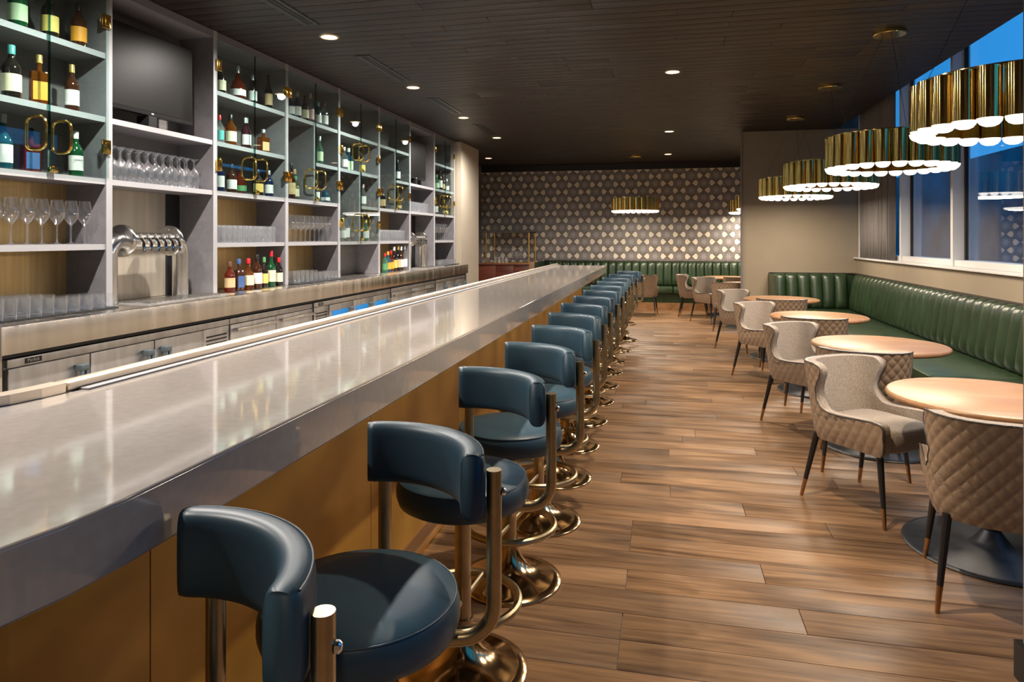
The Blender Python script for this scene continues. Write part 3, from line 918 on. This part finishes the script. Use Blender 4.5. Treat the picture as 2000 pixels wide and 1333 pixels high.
BAYN = {'b0': 'counter-end bay', 'b2': 'bay over counter whiskeys', 'b3': 'bay over slim wine glasses', 'b4': 'bay with four doors', 'b5': 'bay over liqueurs', 'b7': 'last bay by pier'}
LEVN = {'L1': 'top shelf', 'L2': 'second shelf', 'L3': 'third shelf', 'L4': 'lowest shelf', 'LC': 'steel counter'}
SHN = {'round': 'bottle', 'wine': 'long-necked bottle', 'squat': 'squat bottle', 'decanter': 'bulbous bottle', 'square': 'square bottle'}
BOTTLES = [
    (3.194, 'L1', 'round', 0.300, 0.048, 'green', 'pale green', 'green', 'b0'),
    (3.404, 'L1', 'round', 0.300, 0.046, 'dark', 'yellow', 'black', 'b0'),
    (3.610, 'L1', 'round', 0.290, 0.046, 'brown', 'orange', 'black', 'b0'),
    (3.157, 'L2', 'round', 0.310, 0.048, 'dark', 'cream', 'teal', 'b0'),
    (3.332, 'L2', 'square', 0.300, 0.046, 'amber', 'orange', 'gold', 'b0'),
    (3.561, 'L2', 'round', 0.300, 0.040, 'brown', 'white', 'gold', 'b0'),
    (3.163, 'L3', 'wine', 0.325, 0.046, 'teal', 'white', 'silver', 'b0'),
    (3.335, 'L3', 'square', 0.270, 0.044, 'red', 'blue', 'black', 'b0'),
    (3.591, 'L3', 'round', 0.290, 0.040, 'green', 'white', 'white', 'b0'),
    (5.029, 'L1', 'round', 0.260, 0.040, 'dark', 'cream', 'black', 'b2'),
    (5.260, 'L1', 'decanter', 0.300, 0.066, 'red', 'white', 'silver', 'b2'),
    (5.479, 'L1', 'round', 0.270, 0.038, 'dark', 'white', 'silver', 'b2'),
    (5.732, 'L1', 'wine', 0.330, 0.036, 'black', 'tan', 'black', 'b2'),
    (5.009, 'L2', 'round', 0.240, 0.036, 'clear', 'teal', 'red', 'b2'),
    (5.160, 'L2', 'round', 0.270, 0.048, 'amber', 'cream', 'black', 'b2'),
    (5.379, 'L2', 'round', 0.280, 0.043, 'purple', 'white', 'white', 'b2'),
    (5.648, 'L2', 'square', 0.220, 0.046, 'amber', 'tan', 'silver', 'b2'),
    (5.009, 'L3', 'round', 0.290, 0.040, 'navy', 'white', 'gold', 'b2'),
    (5.174, 'L3', 'round', 0.250, 0.042, 'brown', 'white', 'black', 'b2'),
    (5.379, 'L3', 'decanter', 0.270, 0.058, 'red', 'green', 'silver', 'b2'),
    (5.559, 'L3', 'round', 0.240, 0.048, 'dark', 'gold', 'black', 'b2'),
    (5.740, 'L3', 'round', 0.250, 0.038, 'navy', 'white', 'silver', 'b2'),
    (5.063, 'LC', 'round', 0.250, 0.042, 'red', 'tan', 'brown', 'b2'),
    (5.188, 'LC', 'square', 0.270, 0.040, 'brown', 'blue', 'blue', 'b2'),
    (5.327, 'LC', 'squat', 0.270, 0.044, 'amber', 'cream', 'red', 'b2'),
    (5.456, 'LC', 'round', 0.300, 0.043, 'brown', 'white', 'black', 'b2'),
    (5.567, 'LC', 'round', 0.275, 0.034, 'dark', 'yellow', 'green', 'b2'),
    (5.681, 'LC', 'wine', 0.330, 0.040, 'green', 'cream', 'red', 'b2'),
    (5.809, 'LC', 'round', 0.265, 0.036, 'dark', 'cream', 'red', 'b2'),
    (6.127, 'L1', 'round', 0.240, 0.036, 'navy', 'white', 'black', 'b3'),
    (6.243, 'L1', 'round', 0.280, 0.040, 'navy', 'white', 'silver', 'b3'),
    (6.394, 'L1', 'round', 0.270, 0.040, 'dark', 'cream', 'black', 'b3'),
    (6.509, 'L1', 'wine', 0.320, 0.038, 'clear', 'pink', 'pink', 'b3'),
    (6.671, 'L1', 'round', 0.260, 0.036, 'teal', 'white', 'teal', 'b3'),
    (6.807, 'L1', 'round', 0.300, 0.042, 'clear', 'white', 'brown', 'b3'),
    (6.705, 'L2', 'wine', 0.310, 0.036, 'mint', 'pale green', 'silver', 'b3'),
    (6.136, 'L3', 'wine', 0.360, 0.038, 'wine', 'tan', 'black', 'b3'),
    (6.214, 'L3', 'squat', 0.240, 0.034, 'olive', 'cream', 'green', 'b3'),
    (6.313, 'L3', 'wine', 0.320, 0.040, 'olive', 'white', 'tan', 'b3'),
    (6.627, 'L3', 'round', 0.230, 0.038, 'clear', 'white', 'gold', 'b3'),
    (6.822, 'L3', 'decanter', 0.200, 0.052, 'blue', 'white', 'blue', 'b3'),
    (7.283, 'L2', 'round', 0.270, 0.040, 'clear', 'white', 'silver', 'b4'),
    (7.523, 'L2', 'square', 0.290, 0.050, 'blue', 'pale green', 'white', 'b4'),
    (7.764, 'L2', 'round', 0.240, 0.038, 'clear', 'yellow', 'black', 'b4'),
    (7.793, 'L3', 'round', 0.280, 0.036, 'clear', 'white', 'pink', 'b4'),
    (7.244, 'L4', 'round', 0.270, 0.040, 'clear', 'white', 'yellow', 'b4'),
    (7.335, 'L4', 'wine', 0.330, 0.040, 'clear', 'white', 'brown', 'b4'),
    (7.867, 'L4', 'round', 0.270, 0.042, 'mint', 'white', 'yellow', 'b4'),
    (8.902, 'L2', 'wine', 0.300, 0.040, 'black', 'white', 'black', 'b5'),
    (8.372, 'L3', 'round', 0.270, 0.044, 'black', 'tan', 'black', 'b5'),
    (8.500, 'L3', 'squat', 0.140, 0.030, 'clear', 'white', 'white', 'b5'),
    (8.719, 'L3', 'squat', 0.160, 0.030, 'clear', 'pale green', 'white', 'b5'),
    (8.933, 'L3', 'decanter', 0.240, 0.046, 'gold', 'tan', 'gold', 'b5'),
    (8.322, 'LC', 'round', 0.250, 0.040, 'mint', 'green', 'red', 'b5'),
    (8.423, 'LC', 'round', 0.270, 0.040, 'blue', 'orange', 'orange', 'b5'),
    (8.525, 'LC', 'round', 0.280, 0.038, 'red', 'orange', 'red', 'b5'),
    (8.630, 'LC', 'wine', 0.330, 0.044, 'dark', 'gold', 'cream', 'b5'),
    (8.773, 'LC', 'wine', 0.340, 0.040, 'black', 'tan', 'gold', 'b5'),
    (8.884, 'LC', 'wine', 0.330, 0.038, 'brown', 'white', 'white', 'b5'),
    (9.016, 'LC', 'wine', 0.340, 0.036, 'clear', 'white', 'silver', 'b5'),
    (10.566, 'L2', 'round', 0.240, 0.044, 'mint', 'pale green', 'green', 'b7'),
    (10.749, 'L2', 'wine', 0.360, 0.040, 'dark', 'white', 'brown', 'b7'),
    (10.910, 'L2', 'round', 0.270, 0.040, 'wine', 'tan', 'black', 'b7'),
    (11.104, 'L2', 'squat', 0.220, 0.040, 'clear', 'white', 'white', 'b7'),
    (10.618, 'L3', 'round', 0.280, 0.040, 'clear', 'white', 'yellow', 'b7'),
    (10.749, 'L3', 'round', 0.310, 0.036, 'amber', 'white', 'tan', 'b7'),
    (10.971, 'L3', 'decanter', 0.260, 0.044, 'gold', 'cream', 'gold', 'b7'),
    (11.076, 'L3', 'squat', 0.170, 0.036, 'gold', 'yellow', 'gold', 'b7'),
]
taken = []
for (y, lev, shp, H, r, g, lb, cap, bay) in BOTTLES:
    x = -3.60; z = globals()[lev] + .001
    if lev == 'LC': x = -3.54
    bi = int(bay[1]); near_handle = abs(y - mid(bi)) < 0.165
    if near_handle and ((lev == 'L3' and bay != 'b4') or (bay == 'b4' and lev in ('L2', 'L4'))): x = -3.665
    for _ in range(4):
        if any(abs(z - q[2]) < .01 and math.hypot(x - q[0], y - q[1]) < r + q[3] + .004 for q in taken): x -= 0.05
    taken.append((x, y, z, r))
    place_n = LEVN[lev] + ' of ' + BAYN[bay]
    lab = '%s %s, %s label, %s cap, %s' % (g, SHN[shp], lb, cap, place_n)
    t = thing('bottle', lab, 'bottle', (x, y, z), R(random.uniform(-34, 0)), 'bottles of the ' + BAYN[bay])
    mb, ml, mc = bottle_meshes(shp, H, r, g, lb, cap)
    place('glass_body', mb, (0, 0, 0), t); lo = place('paper_label', ml, (0, 0, 0), t); place('cap', mc, (0, 0, 0), t)
    if bay == 'b0' and lev == 'L3' and g == 'green':
        text_mesh('lettering', 'LAPHROAIG', 0.0105, 'paper_black', (r + .0028, 0, .36 * H), (R(90), 0, R(90)), lo)
# ================================================================== BAR STOOLS
def arc_pad(r0, r1, z0, z1, half, nb=26, nr=10):
    """curved padded backrest about +X, rounded section"""
    V, F = [], []
    rc, zc = (r0 + r1) / 2, (z0 + z1) / 2
    hr, hz = (r1 - r0) / 2, (z1 - z0) / 2
    m = 20
    for i in range(nb + 1):
        t = -1 + 2 * i / nb
        e = min(1.0, (1 - abs(t)) / 0.10)
        k = 0.62 + 0.38 * math.sqrt(max(0, 1 - (1 - e) ** 2)) if e < 1 else 1.0
        a = half * t
        for j in range(m):
            b_ = 2 * PI * j / m
            cr, sr = math.cos(b_), math.sin(b_)
            rr = rc + hr * (k ** .4) * math.copysign(abs(cr) ** 0.62, cr)
            zz = zc + hz * (0.94 + .06 * k) * math.copysign(abs(sr) ** 0.42, sr)
            V.append((rr * math.cos(a), rr * math.sin(a), zz))
    for i in range(nb):
        for j in range(m):
            F.append((i * m + j, i * m + (j + 1) % m, (i + 1) * m + (j + 1) % m, (i + 1) * m + j))
    F.append(tuple(range(m))); F.append(tuple(nb * m + j for j in range(m))[::-1])
    return V, F
def make_stool():
    t = thing('bar_stool', 'x', 'bar stool', (0, 0, 0), 0, 'blue leather stools along the bar')
    v, f = lathe_vf([(0.228, 0.0), (0.230, 0.006), (0.226, 0.012), (0.19, 0.020), (0.14, 0.033), (0.10, 0.052), (0.070, 0.080), (0.050, 0.115), (0.040, 0.150), (0.036, 0.175)], 48)
    mesh('trumpet_base', v, f, 'stool_base_metal', t, sharp=60)
    v, f = lathe_vf([(0.037, 0.172), (0.037, 0.19), (0.0285, 0.192), (0.0285, 0.585), (0.06, 0.591)], 24)
    mesh('column', v, f, 'stool_metal', t)
    ring = [(0.195 * math.cos(2 * PI * k / 40), 0.195 * math.sin(2 * PI * k / 40), 0.250) for k in range(40)]
    v, f = tube_vf(ring, 0.0155, 10, closed=True)
    fr_ = mesh('foot_ring', v, f, 'stool_metal', t)
    base = np.array(fr_.location)
    for a in (R(25), R(205)):
        v, f = tube_vf([(0.02 * math.cos(a), 0.02 * math.sin(a), 0.250), (0.19 * math.cos(a), 0.19 * math.sin(a), 0.250)], 0.0125, 10)
        mesh('spoke', np.array(v) - base, f, 'stool_metal', fr_)
    for s in (-1, 1):
        a = s * R(43); c, sn = math.cos(a), math.sin(a)
        RP = 0.312; rb = 0.075; zb = 0.570
        pts = [(0.03 * c, 0.03 * sn, zb), ((RP - rb) * c, (RP - rb) * sn, zb)]
        for k in range(1, 9):
            q = R(90 * k / 8)
            d = RP - rb + rb * math.sin(q)
            pts.append((d * c, d * sn, zb + rb * (1 - math.cos(q))))
        pts.append((RP * c, RP * sn, 0.968))
        v, f = tube_vf(pts, 0.0185, 14); p = mesh('post', v, f, 'stool_metal', t)
        v, f = lathe_vf([(0.010, 0), (0.010, 0.006), (0.006, 0.010), (0.0001, 0.011)], 10)
        bv = [((RP + .018 + q[2]) * c - q[0] * sn, (RP + .018 + q[2]) * sn + q[0] * c, 0.915 + q[1]) for q in v]
        mesh('bolt', np.array(bv) - np.array(p.location), f, 'chrome', p)
    v, f = lathe_vf([(0.15, 0.592), (0.206, 0.595), (0.224, 0.606), (0.232, 0.632), (0.232, 0.658), (0.226, 0.680), (0.217, 0.690), (0.16, 0.698), (0.08, 0.702), (0.0001, 0.703)], 56)
    st = mesh('seat', v, f, 'stool_leather', t, sharp=80)
    w_ = [(0.223 * math.cos(2 * PI * k / 56), 0.223 * math.sin(2 * PI * k / 56), 0.6855) for k in range(56)]
    v, f = tube_vf(w_, 0.0028, 6, closed=True); mesh('welt', np.array(v) - np.array(st.location), f, 'welt_leather', st)
    v, f = arc_pad(0.230, 0.292, 0.858, 1.018, R(51))
    bk = mesh('backrest', v, f, 'stool_leather', t, sharp=80)
    w_ = [(0.286 * math.cos(a), 0.286 * math.sin(a), 1.011) for a in [R(-48 + 96 * k / 28) for k in range(29)]]
    v, f = tube_vf(w_, 0.0022, 6); mesh('welt', np.array(v) - np.array(bk.location), f, 'welt_leather', bk)
    return t
stool = make_stool(); index_kids()
SY = [0.855, 1.487, 2.306, 2.96, 3.62, 4.29, 4.97, 5.66, 6.35, 7.05, 7.76, 8.48, 9.28, 10.25]
SX = [-0.795, -0.692, -0.688, -0.665, -0.655, -0.668, -0.678, -0.675, -0.67, -0.67, -0.67, -0.67, -0.65, -0.60]
SA = [56, 60, 59, 57, 58, 58, 59, 58, 58, 58, 58, 58, 58, 58]
ORD = ['first', 'second', 'third', 'fourth', 'fifth', 'sixth', 'seventh', 'eighth', 'ninth', 'tenth', 'eleventh', 'twelfth', 'thirteenth', 'fourteenth']
for i, (x, y, a) in enumerate(zip(SX, SY, SA)):
    lab = 'blue leather swivel stool, %s along the bar counted from its curved end' % ORD[i]
    if i == 0:
        stool.location = (x, y, 0); stool.rotation_euler = (0, 0, R(a)); stool['label'] = lab
    else: copy_tree(stool, (x, y, 0), R(a), lab)

# ================================================================== WING CHAIRS
def u_path(a, yf, yc, dep, n_exp, N=400):
    pts = []
    for k in range(101):
        pts.append((-a, yf + (yc - yf) * k / 100))
    for k in range(1, 201):
        ph = PI * k / 200
        cs, sn = math.cos(ph), math.sin(ph)
        pts.append((-a * math.copysign(abs(cs) ** (2 / n_exp), cs), yc - dep * abs(sn) ** (2 / n_exp)))
    for k in range(1, 101):
        pts.append((a, yc + (yf - yc) * k / 100))
    P = np.array(pts); d = np.r_[0, np.cumsum(np.hypot(*np.diff(P, axis=0).T))]
    return P, d
PU, DU = u_path(0.262, 0.265, -0.05, 0.225, 2.7)
LH = DU[-1] / 2
TU = np.gradient(PU, DU, axis=0); TU /= np.linalg.norm(TU, axis=1)[:, None]
NU = np.stack([-TU[:, 1], TU[:, 0]], 1)
_c = np.array([0, 0.0])
NU = np.where(((PU - _c) * NU).sum(1)[:, None] < 0, -NU, NU)
ZK = [0.365, 0.385, 0.42, 0.468, 0.485, 0.495, 0.502, 0.508, 0.516, 0.530, 0.56, 0.60, 0.64, 0.68, 0.72, 0.75, 0.775, 0.79, 0.800]
SK = [0.955, 0.985, 1.00, 1.00, 0.990, 0.945, 0.86, 0.75, 0.65, 0.555, 0.478, 0.447, 0.447, 0.470, 0.505, 0.527, 0.527, 0.507, 0.462]
def shell(off_out, off_in, ns, nz, quilt):
    z = np.linspace(0.365, 0.800, nz + 1)
    a_, b_n = int(nz * .24), int(nz * .28)
    z = np.r_[np.linspace(.365, .478, a_ + 1)[:-1], np.linspace(.478, .548, b_n + 1)[:-1], .548 + .252 * (1 - (1 - np.linspace(0, 1, nz - a_ - b_n + 1)) ** 1.3)]
    Sz = np.interp(z, ZK, SK)
    for _ in range(2): Sz[1:-1] = (Sz[:-2] + 2 * Sz[1:-1] + Sz[2:]) / 4
    def layer(off, q):
        V = []
        for j in range(nz + 1):
            for i in range(ns + 1):
                s = (-1 + 2 * i / ns) * Sz[j] * LH
                d = LH + s
                p = np.array([np.interp(d, DU, PU[:, 0]), np.interp(d, DU, PU[:, 1])])
                n = np.array([np.interp(d, DU, NU[:, 0]), np.interp(d, DU, NU[:, 1])]); n /= max(1e-6, np.linalg.norm(n))
                k = (z[j] - 0.45) / 0.35
                o = off - 0.025 * max(0, (0.45 - z[j]) / 0.09) ** 1.5 + 0.016 * max(k, 0)
                if q:
                    uu, vv = s / 0.058, z[j] / 0.074
                    o += 0.007 * (abs(math.sin(PI * (uu + vv))) * abs(math.sin(PI * (uu - vv)))) ** 0.38
                p = p + n * o
                zz = 0.365 + (z[j] - 0.365) * (1 + 0.46 * max(0, abs(s) / LH - 0.52) / 0.48)
                V.append((p[0], p[1] - 0.045 * max(k, 0) * (1 if p[1] < 0.1 else max(0, 1 - (p[1] - .1) / .15)), zz))
        return V
    A = layer(off_out, quilt); B = layer(off_in, False)
    n1 = ns + 1; o = len(A); F = []
    for j in range(nz):
        for i in range(ns):
            F.append((j * n1 + i, j * n1 + i + 1, (j + 1) * n1 + i + 1, (j + 1) * n1 + i))
            F.append((o + j * n1 + i, o + (j + 1) * n1 + i, o + (j + 1) * n1 + i + 1, o + j * n1 + i + 1))
    rim = [j * n1 for j in range(nz + 1)] + [nz * n1 + i for i in range(1, n1)] + [j * n1 + ns for j in range(nz - 1, -1, -1)] + [i for i in range(ns - 1, 0, -1)]
    m = len(rim)
    for k in range(m):
        a, b_ = rim[k], rim[(k + 1) % m]
        F.append((a, b_, b_ + o, a + o))
    edge = [A[j * n1] for j in range(nz + 1)] + [A[nz * n1 + i] for i in range(1, n1)] + [A[j * n1 + ns] for j in range(nz - 1, -1, -1)]
    return A + B, F, edge
def make_chair():
    t = thing('wing_chair', 'x', 'chair', (0, 0, 0), 0, 'quilted wing chairs')
    v, f, e = shell(0.0, -0.016, 190, 90, True); mesh('quilted_shell', v, f, 'quilt_leather', t, sharp=50)
    v, f, e2 = shell(-0.0165, -0.056, 60, 44, False); mesh('inner_upholstery', v, f, 'tweed', t, sharp=60)
    ee = e[::2]
    v, f = tube_vf(ee, 0.0042, 6); mesh('piping', v, f, 'piping', t)
    # cushion
    V, F = [], []
    m = 44; prof_ = [(0.0, .372), (.90, .374), (.985, .39), (1.0, .43), (1.0, .462), (.975, .484), (.90, .496), (.55, .505), (0.0, .507)]
    for k, zz in prof_:
        for i in range(m):
            a = 2 * PI * i / m
            c, s_ = math.cos(a), math.sin(a)
            V.append((0.205 * max(k, .001) * math.copysign(abs(c) ** .42, c), 0.035 + 0.232 * max(k, .001) * math.copysign(abs(s_) ** .42, s_), zz))
    for j in range(len(prof_) - 1):
        for i in range(m):
            F.append((j * m + i, j * m + (i + 1) % m, (j + 1) * m + (i + 1) % m, (j + 1) * m + i))
    mesh('seat_cushion', V, F, 'tweed', t, sharp=70)
    for sx in (-1, 1):
        for sy in (-1, 1):
            a = Vector((sx * 0.205, 0.20 if sy > 0 else -0.20, 0.385)); b_ = Vector((sx * 0.248, 0.262 if sy > 0 else -0.275, 0.0))
            m_ = a.lerp(b_, 0.73)
            v, f = tube_vf([a, a.lerp(b_, .4), m_], [0.0185, 0.0155, 0.0125], 10); lg = mesh('leg', v, f, 'leg_black', t)
            v, f = tube_vf([m_, b_], [0.0127, 0.0095], 10); mesh('leg_tip', np.array(v) - np.array(lg.location), f, 'leg_tip', lg)
    return t
chair = make_chair(); index_kids()
def face(dx, dy): return math.atan2(dy, dx) - PI / 2
TB = [(1.56, 3.75), (1.53, 5.43), (1.50, 7.26), (1.46, 9.20), (1.42, 12.20), (1.20, 14.05)]
CH = []
nm = ['table at the end nearest the jamb', 'second table along the window bench', 'third table along the window bench', 'fourth table along the window bench']
A_POS = [(1.39, 3.28, .13, .52), (1.30, 4.98, .10, .52), (1.36, 6.80, .08, .52), (1.38, 8.72, .05, .52)]
B_POS = [(1.16, 4.24, .60, -.78), (1.16, 5.95, .66, -.75), (1.11, 7.86, .68, -.73), (1.06, 9.74, .70, -.71)]
for i in range(4):
    CH.append((*A_POS[i], 'quilted wing chair turning its back, tucked at the %s' % nm[i]))
    CH.append((*B_POS[i], 'wing chair showing its tweed seat at the %s' % nm[i]))
CH += [(1.06, 11.76, .05, .5, 'wing chair turning its back just past the taupe partition edge'),
       (0.84, 12.77, .62, -.75, 'wing chair facing the table just past the taupe partition edge'),
       (0.58, 13.72, .97, -.10, 'wing chair seen sideways near the far green bench'),
       (1.38, 13.32, .05, .5, 'wing chair turning its back at the far bench table'),
       (-0.376, 13.78, .03, .5, 'lone wing chair turning its quilted back, facing the far green bench')]
for i, (x, y, dx, dy, lab) in enumerate(CH):
    if i == 0:
        chair.location = (x, y, 0); chair.rotation_euler = (0, 0, face(dx, dy)); chair['label'] = lab
    else: copy_tree(chair, (x, y, 0), face(dx, dy), lab)

# ================================================================== TABLES
def make_table():
    t = thing('round_table', 'x', 'table', (0, 0, 0), 0, 'round wooden tables')
    v, f = lathe_vf([(0.40, 0.715), (0.440, 0.717), (0.452, 0.724), (0.456, 0.734), (0.452, 0.744), (0.442, 0.750)], 64); mesh('tabletop', v, f, 'table_wood', t, sharp=50)
    v, f = lathe_vf([(0.038, 0.028), (0.038, 0.69), (0.06, 0.695), (0.06, 0.702)], 24); mesh('column', v, f, 'iron_base', t)
    v, f = join([box_vf(-.24, .24, -.03, .03, .700, .714), box_vf(-.03, .03, -.24, .24, .698, .713)]); mesh('spider', v, f, 'iron_base', t, smooth=False)
    v, f = lathe_vf([(0.378, 0.0), (0.385, 0.006), (0.380, 0.014), (0.36, 0.017), (0.10, 0.024), (0.075, 0.05), (0.045, 0.09), (0.038, 0.10)], 64); mesh('base_disc', v, f, 'iron_base', t, sharp=50)
    return t
tbl = make_table(); index_kids()
TL = ['round wooden table on black disc base between jamb and window bench'] + ['round wooden table, %s along the window bench' % k for k in ('second', 'third', 'fourth')] + \
     ['round wooden table half hidden just behind the partition', 'round wooden table in front of the far green bench']
for i, (x, y) in enumerate(TB):
    if i == 0: tbl.location = (x, y, 0); tbl['label'] = TL[0]
    else: copy_tree(tbl, (x, y, 0), 0.1 * i, TL[i])

# ================================================================== BANQUETTES
CW = 0.172
def channel_mesh():
    V, F = [], []
    nx = 12
    zp = [(0.0, 0.0), (0.02, 0.55), (0.06, .9), (0.14, 1.0), (0.40, 1.0), (0.46, 0.96), (0.495, 0.80), (0.517, 0.50), (0.527, 0.15), (0.530, -0.30)]
    for (z, k) in zp:
        for i in range(nx + 1):
            t = -1 + 2 * i / nx
            bul = math.sqrt(max(0, 1 - t * t)) ** 0.85
            lean = -0.075 * (z / 0.53)            # leans back with height
            V.append((t * (CW / 2 - 0.0015), -(0.030 + 0.042 * bul) * max(k, 0) - 0.0 + 0.03 * max(-k, 0) - lean, z - 0.010 * (1 - bul) * (1 if z > .45 else 0)))
    n1 = nx + 1
    for j in range(len(zp) - 1):
        for i in range(nx):
            F.append((j * n1 + i, j * n1 + i + 1, (j + 1) * n1 + i + 1, (j + 1) * n1 + i))
    return make_mesh('channel', V, F, 'bench_leather', sharp=70)
CHAN = channel_mesh()
def run_channels(t, start, direction, n, rz, z=0.455):
    for k in range(n):
        p = Vector(start) + Vector(direction) * (CW * (k + 0.5))
        place('channel', CHAN, (p.x - t.location.x, p.y - t.location.y, z - t.location.z), t, (0, 0, rz))
# window bench: L shape
wb = thing('window_banquette', 'green channel tufted leather banquette below the dusk windows', 'banquette', (2.4, 7.0, 0))
run_channels(wb, (2.695, 2.75, 0), (0, 1, 0), 47, -PI / 2)
run_channels(wb, (1.64, 10.985, 0), (1, 0, 0), 6, 0)
box('backboard', 2.775, 2.838, 2.74, 11.19, 0.05, 0.975, 'bench_leather', wb, 0.01)
box('backboard', 1.60, 2.775, 11.07, 11.19, 0.05, 0.975, 'bench_leather', wb, 0.01)
box('cap', 2.765, 2.839, 2.74, 11.195, 0.976, 0.990, 'trim_dark', wb, 0.003)
box('cap', 1.595, 2.765, 11.06, 11.195, 0.976, 0.990, 'trim_dark', wb, 0.003)
for k in range(5):
    y0 = 2.76 + 1.53 * k
    v, f = bevel_box_vf(1.985, 2.72, y0 + .003, y0 + 1.527, 0.345, 0.462, 0.035); mesh('seat_pad', v, f, 'bench_leather', wb, world=True, sharp=50)
v, f = bevel_box_vf(1.62, 2.72, 10.415, 11.05, 0.345, 0.462, 0.035); mesh('seat_pad', v, f, 'bench_leather', wb, world=True, sharp=50)
box('plinth', 2.05, 2.77, 2.76, 11.06, 0.0, 0.344, 'bench_leather', wb)
box('plinth', 1.66, 2.05, 10.47, 11.06, 0.0, 0.344, 'bench_leather', wb)
box('end_panel', 1.585, 1.617, 10.42, 11.19, 0.0, 0.975, 'bench_leather', wb, 0.01)
# far bench
fb = thing('back_banquette', 'green channel tufted leather banquette along the patterned back wall', 'banquette', (0.2, 15.0, 0))
run_channels(fb, (-2.58, 15.27, 0), (1, 0, 0), 32, 0, 0.47)
box('backboard', -2.62, 3.0, 15.36, YB - .003, 0.05, 0.995, 'bench_leather', fb, 0.01)
box('cap', -2.64, 3.0, 15.35, YB - .003, 0.996, 1.012, 'trim_dark', fb, 0.003)
for k in range(4):
    x0 = -2.60 + 1.4 * k
    v, f = bevel_box_vf(x0 + .003, x0 + 1.397, 14.62, 15.28, 0.355, 0.475, 0.035); mesh('seat_pad', v, f, 'bench_leather', fb, world=True, sharp=50)
box('plinth', -2.58, 3.0, 14.68, 15.36, 0.16, 0.354, 'bench_leather', fb)
box('kick_board', -2.58, 3.0, 14.66, 14.70, 0.0, 0.159, 'base_wood', fb)
box('side_back', -2.70, -2.63, 13.95, 15.44, 0.05, 1.0, 'bench_leather', fb, 0.01)
box('side_end_panel', -2.72, -2.61, 13.90, 13.949, 0.0, 1.02, 'base_wood', fb, 0.004)

# ================================================================== CONSOLE AND BRASS RACK
cs = thing('service_console', 'dark red brown wooden console against the patterned wall', 'console', (-3.35, 14.95, 0))
box('carcass', -4.0, -2.78, 14.55, YB - .003, 0.05, 0.925, 'console_wood', cs)
box('worktop', -4.02, -2.76, 14.52, YB - .003, 0.926, 0.955, 'console_wood', cs, 0.004)
for k in range(3):
    x0 = -3.99 + 0.405 * k
    box('door', x0 + .004, x0 + .40, 14.535, 14.549, 0.09, 0.915, 'console_wood', cs, 0.003)
box('plinth', -3.98, -2.80, 14.58, YB - .01, 0.0, 0.049, 'trim_dark', cs)
rk = thing('brass_rack', 'thin brass framed rack with dark top on the wooden console', 'rack', (-3.32, 14.95, 0.956))
for x in (-3.82, -2.86):
    for y in (14.62, 15.38):
        box('post', x - .009, x + .009, y - .009, y + .009, 0.957, 1.63, 'gold', rk)
box('top_shelf', -3.84, -2.84, 14.60, 15.40, 1.631, 1.655, 'trim_dark', rk)
for y in (14.62, 15.38):
    box('rail', -3.811, -2.869, y - .006, y + .006, 0.962, 0.972, 'gold', rk)
for i, x in enumerate(fr(-3.66, -3.40, 4)):
    tag(place('highball_glass', G_HIGH, (x, 14.80, 0.956)), 'highball glass under the brass rack on the console', 'glass', 'glasses under the brass rack')
for i, x in enumerate(fr(-3.28, -3.0, 4)):
    tag(place('wine_glass', G_WINE, (x, 14.80, 0.956)), 'wine glass under the brass rack on the console', 'glass', 'wine glasses under the brass rack')

# ================================================================== PENDANTS
NT = 24; RT = 0.425; tr_ = PI * RT / NT * 0.985
v, f = lathe_vf([(tr_ - .002, 0), (tr_, 0), (tr_, 0.245), (tr_ - .002, 0.245), (tr_ - .002, 0.0)], 14, cap0=False, cap1=False)
TUBE = make_mesh('brass_tube', v, f, 'pendant_brass')
v, f = lathe_vf([(tr_ * .97, 0.012), (tr_ * .97, 0.0), (tr_ * .9, -0.016), (tr_ * .7, -0.030), (tr_ * .4, -0.038), (0.0001, -0.040)], 14, cap0=True)
BULB = make_mesh('bulb', v, f, 'bulb_light', sharp=70)
v, f = lathe_vf([(RT - .02, 0.246), (RT + .02, 0.246), (RT + .02, 0.256), (RT - .02, 0.256), (RT - .02, 0.246)], 48, cap0=False, cap1=False)
HOOP = make_mesh('hoop', v, f, 'pendant_brass')
def pendant(x, y, z, label, cz=CZ):
    t = thing('ring_pendant', label, 'pendant light', (x, y, z), 0, 'brass ring pendants')
    for k in range(NT):
        a = 2 * PI * (k + .5) / NT
        p = (RT * math.cos(a), RT * math.sin(a), 0)
        place('brass_tube', TUBE, p, t); place('bulb', BULB, p, t)
    place('hoop', HOOP, (0, 0, 0), t)
    v, f = lathe_vf([(0.0001, cz - z - .032), (0.118, cz - z - .032), (0.122, cz - z - .027), (0.122, cz - z - .001)], 32); mesh('canopy', v, f, 'pendant_brass', t)
    for k in range(3):
        a = 2 * PI * k / 3 + 0.5
        v, f = tube_vf([(0.05 * math.cos(a), 0.05 * math.sin(a), cz - z - .03), (RT * math.cos(a), RT * math.sin(a), .25)], 0.0016, 6); mesh('cable', v, f, 'leg_black', t)
    d = bpy.data.lights.new('lamp', 'AREA'); d.shape = 'DISK'; d.size = 0.80; d.energy = P_PEND; d.color = PWARM; d.spread = R(180)
    o = bpy.data.objects.new('lamp', d); o.location = (0, 0, -0.046); o.parent = t; link(o)
    return t
PL = ['first', 'second', 'third', 'fourth']
for k in range(4):
    pendant(1.775, 4.0 + 2.01 * k, 2.09, 'round brass tube pendant with glowing globes, %s over the window tables counted from the jamb' % PL[k])
pendant(-0.556, 14.0, 2.07, 'round brass tube pendant hanging alone before the patterned wall')
pendant(1.82, 13.42, 2.07, 'round brass pendant half hidden by the partition, over the table behind it')
pendant(1.80, 14.78, 2.05, 'round brass pendant half hidden by the partition, close to the patterned wall')
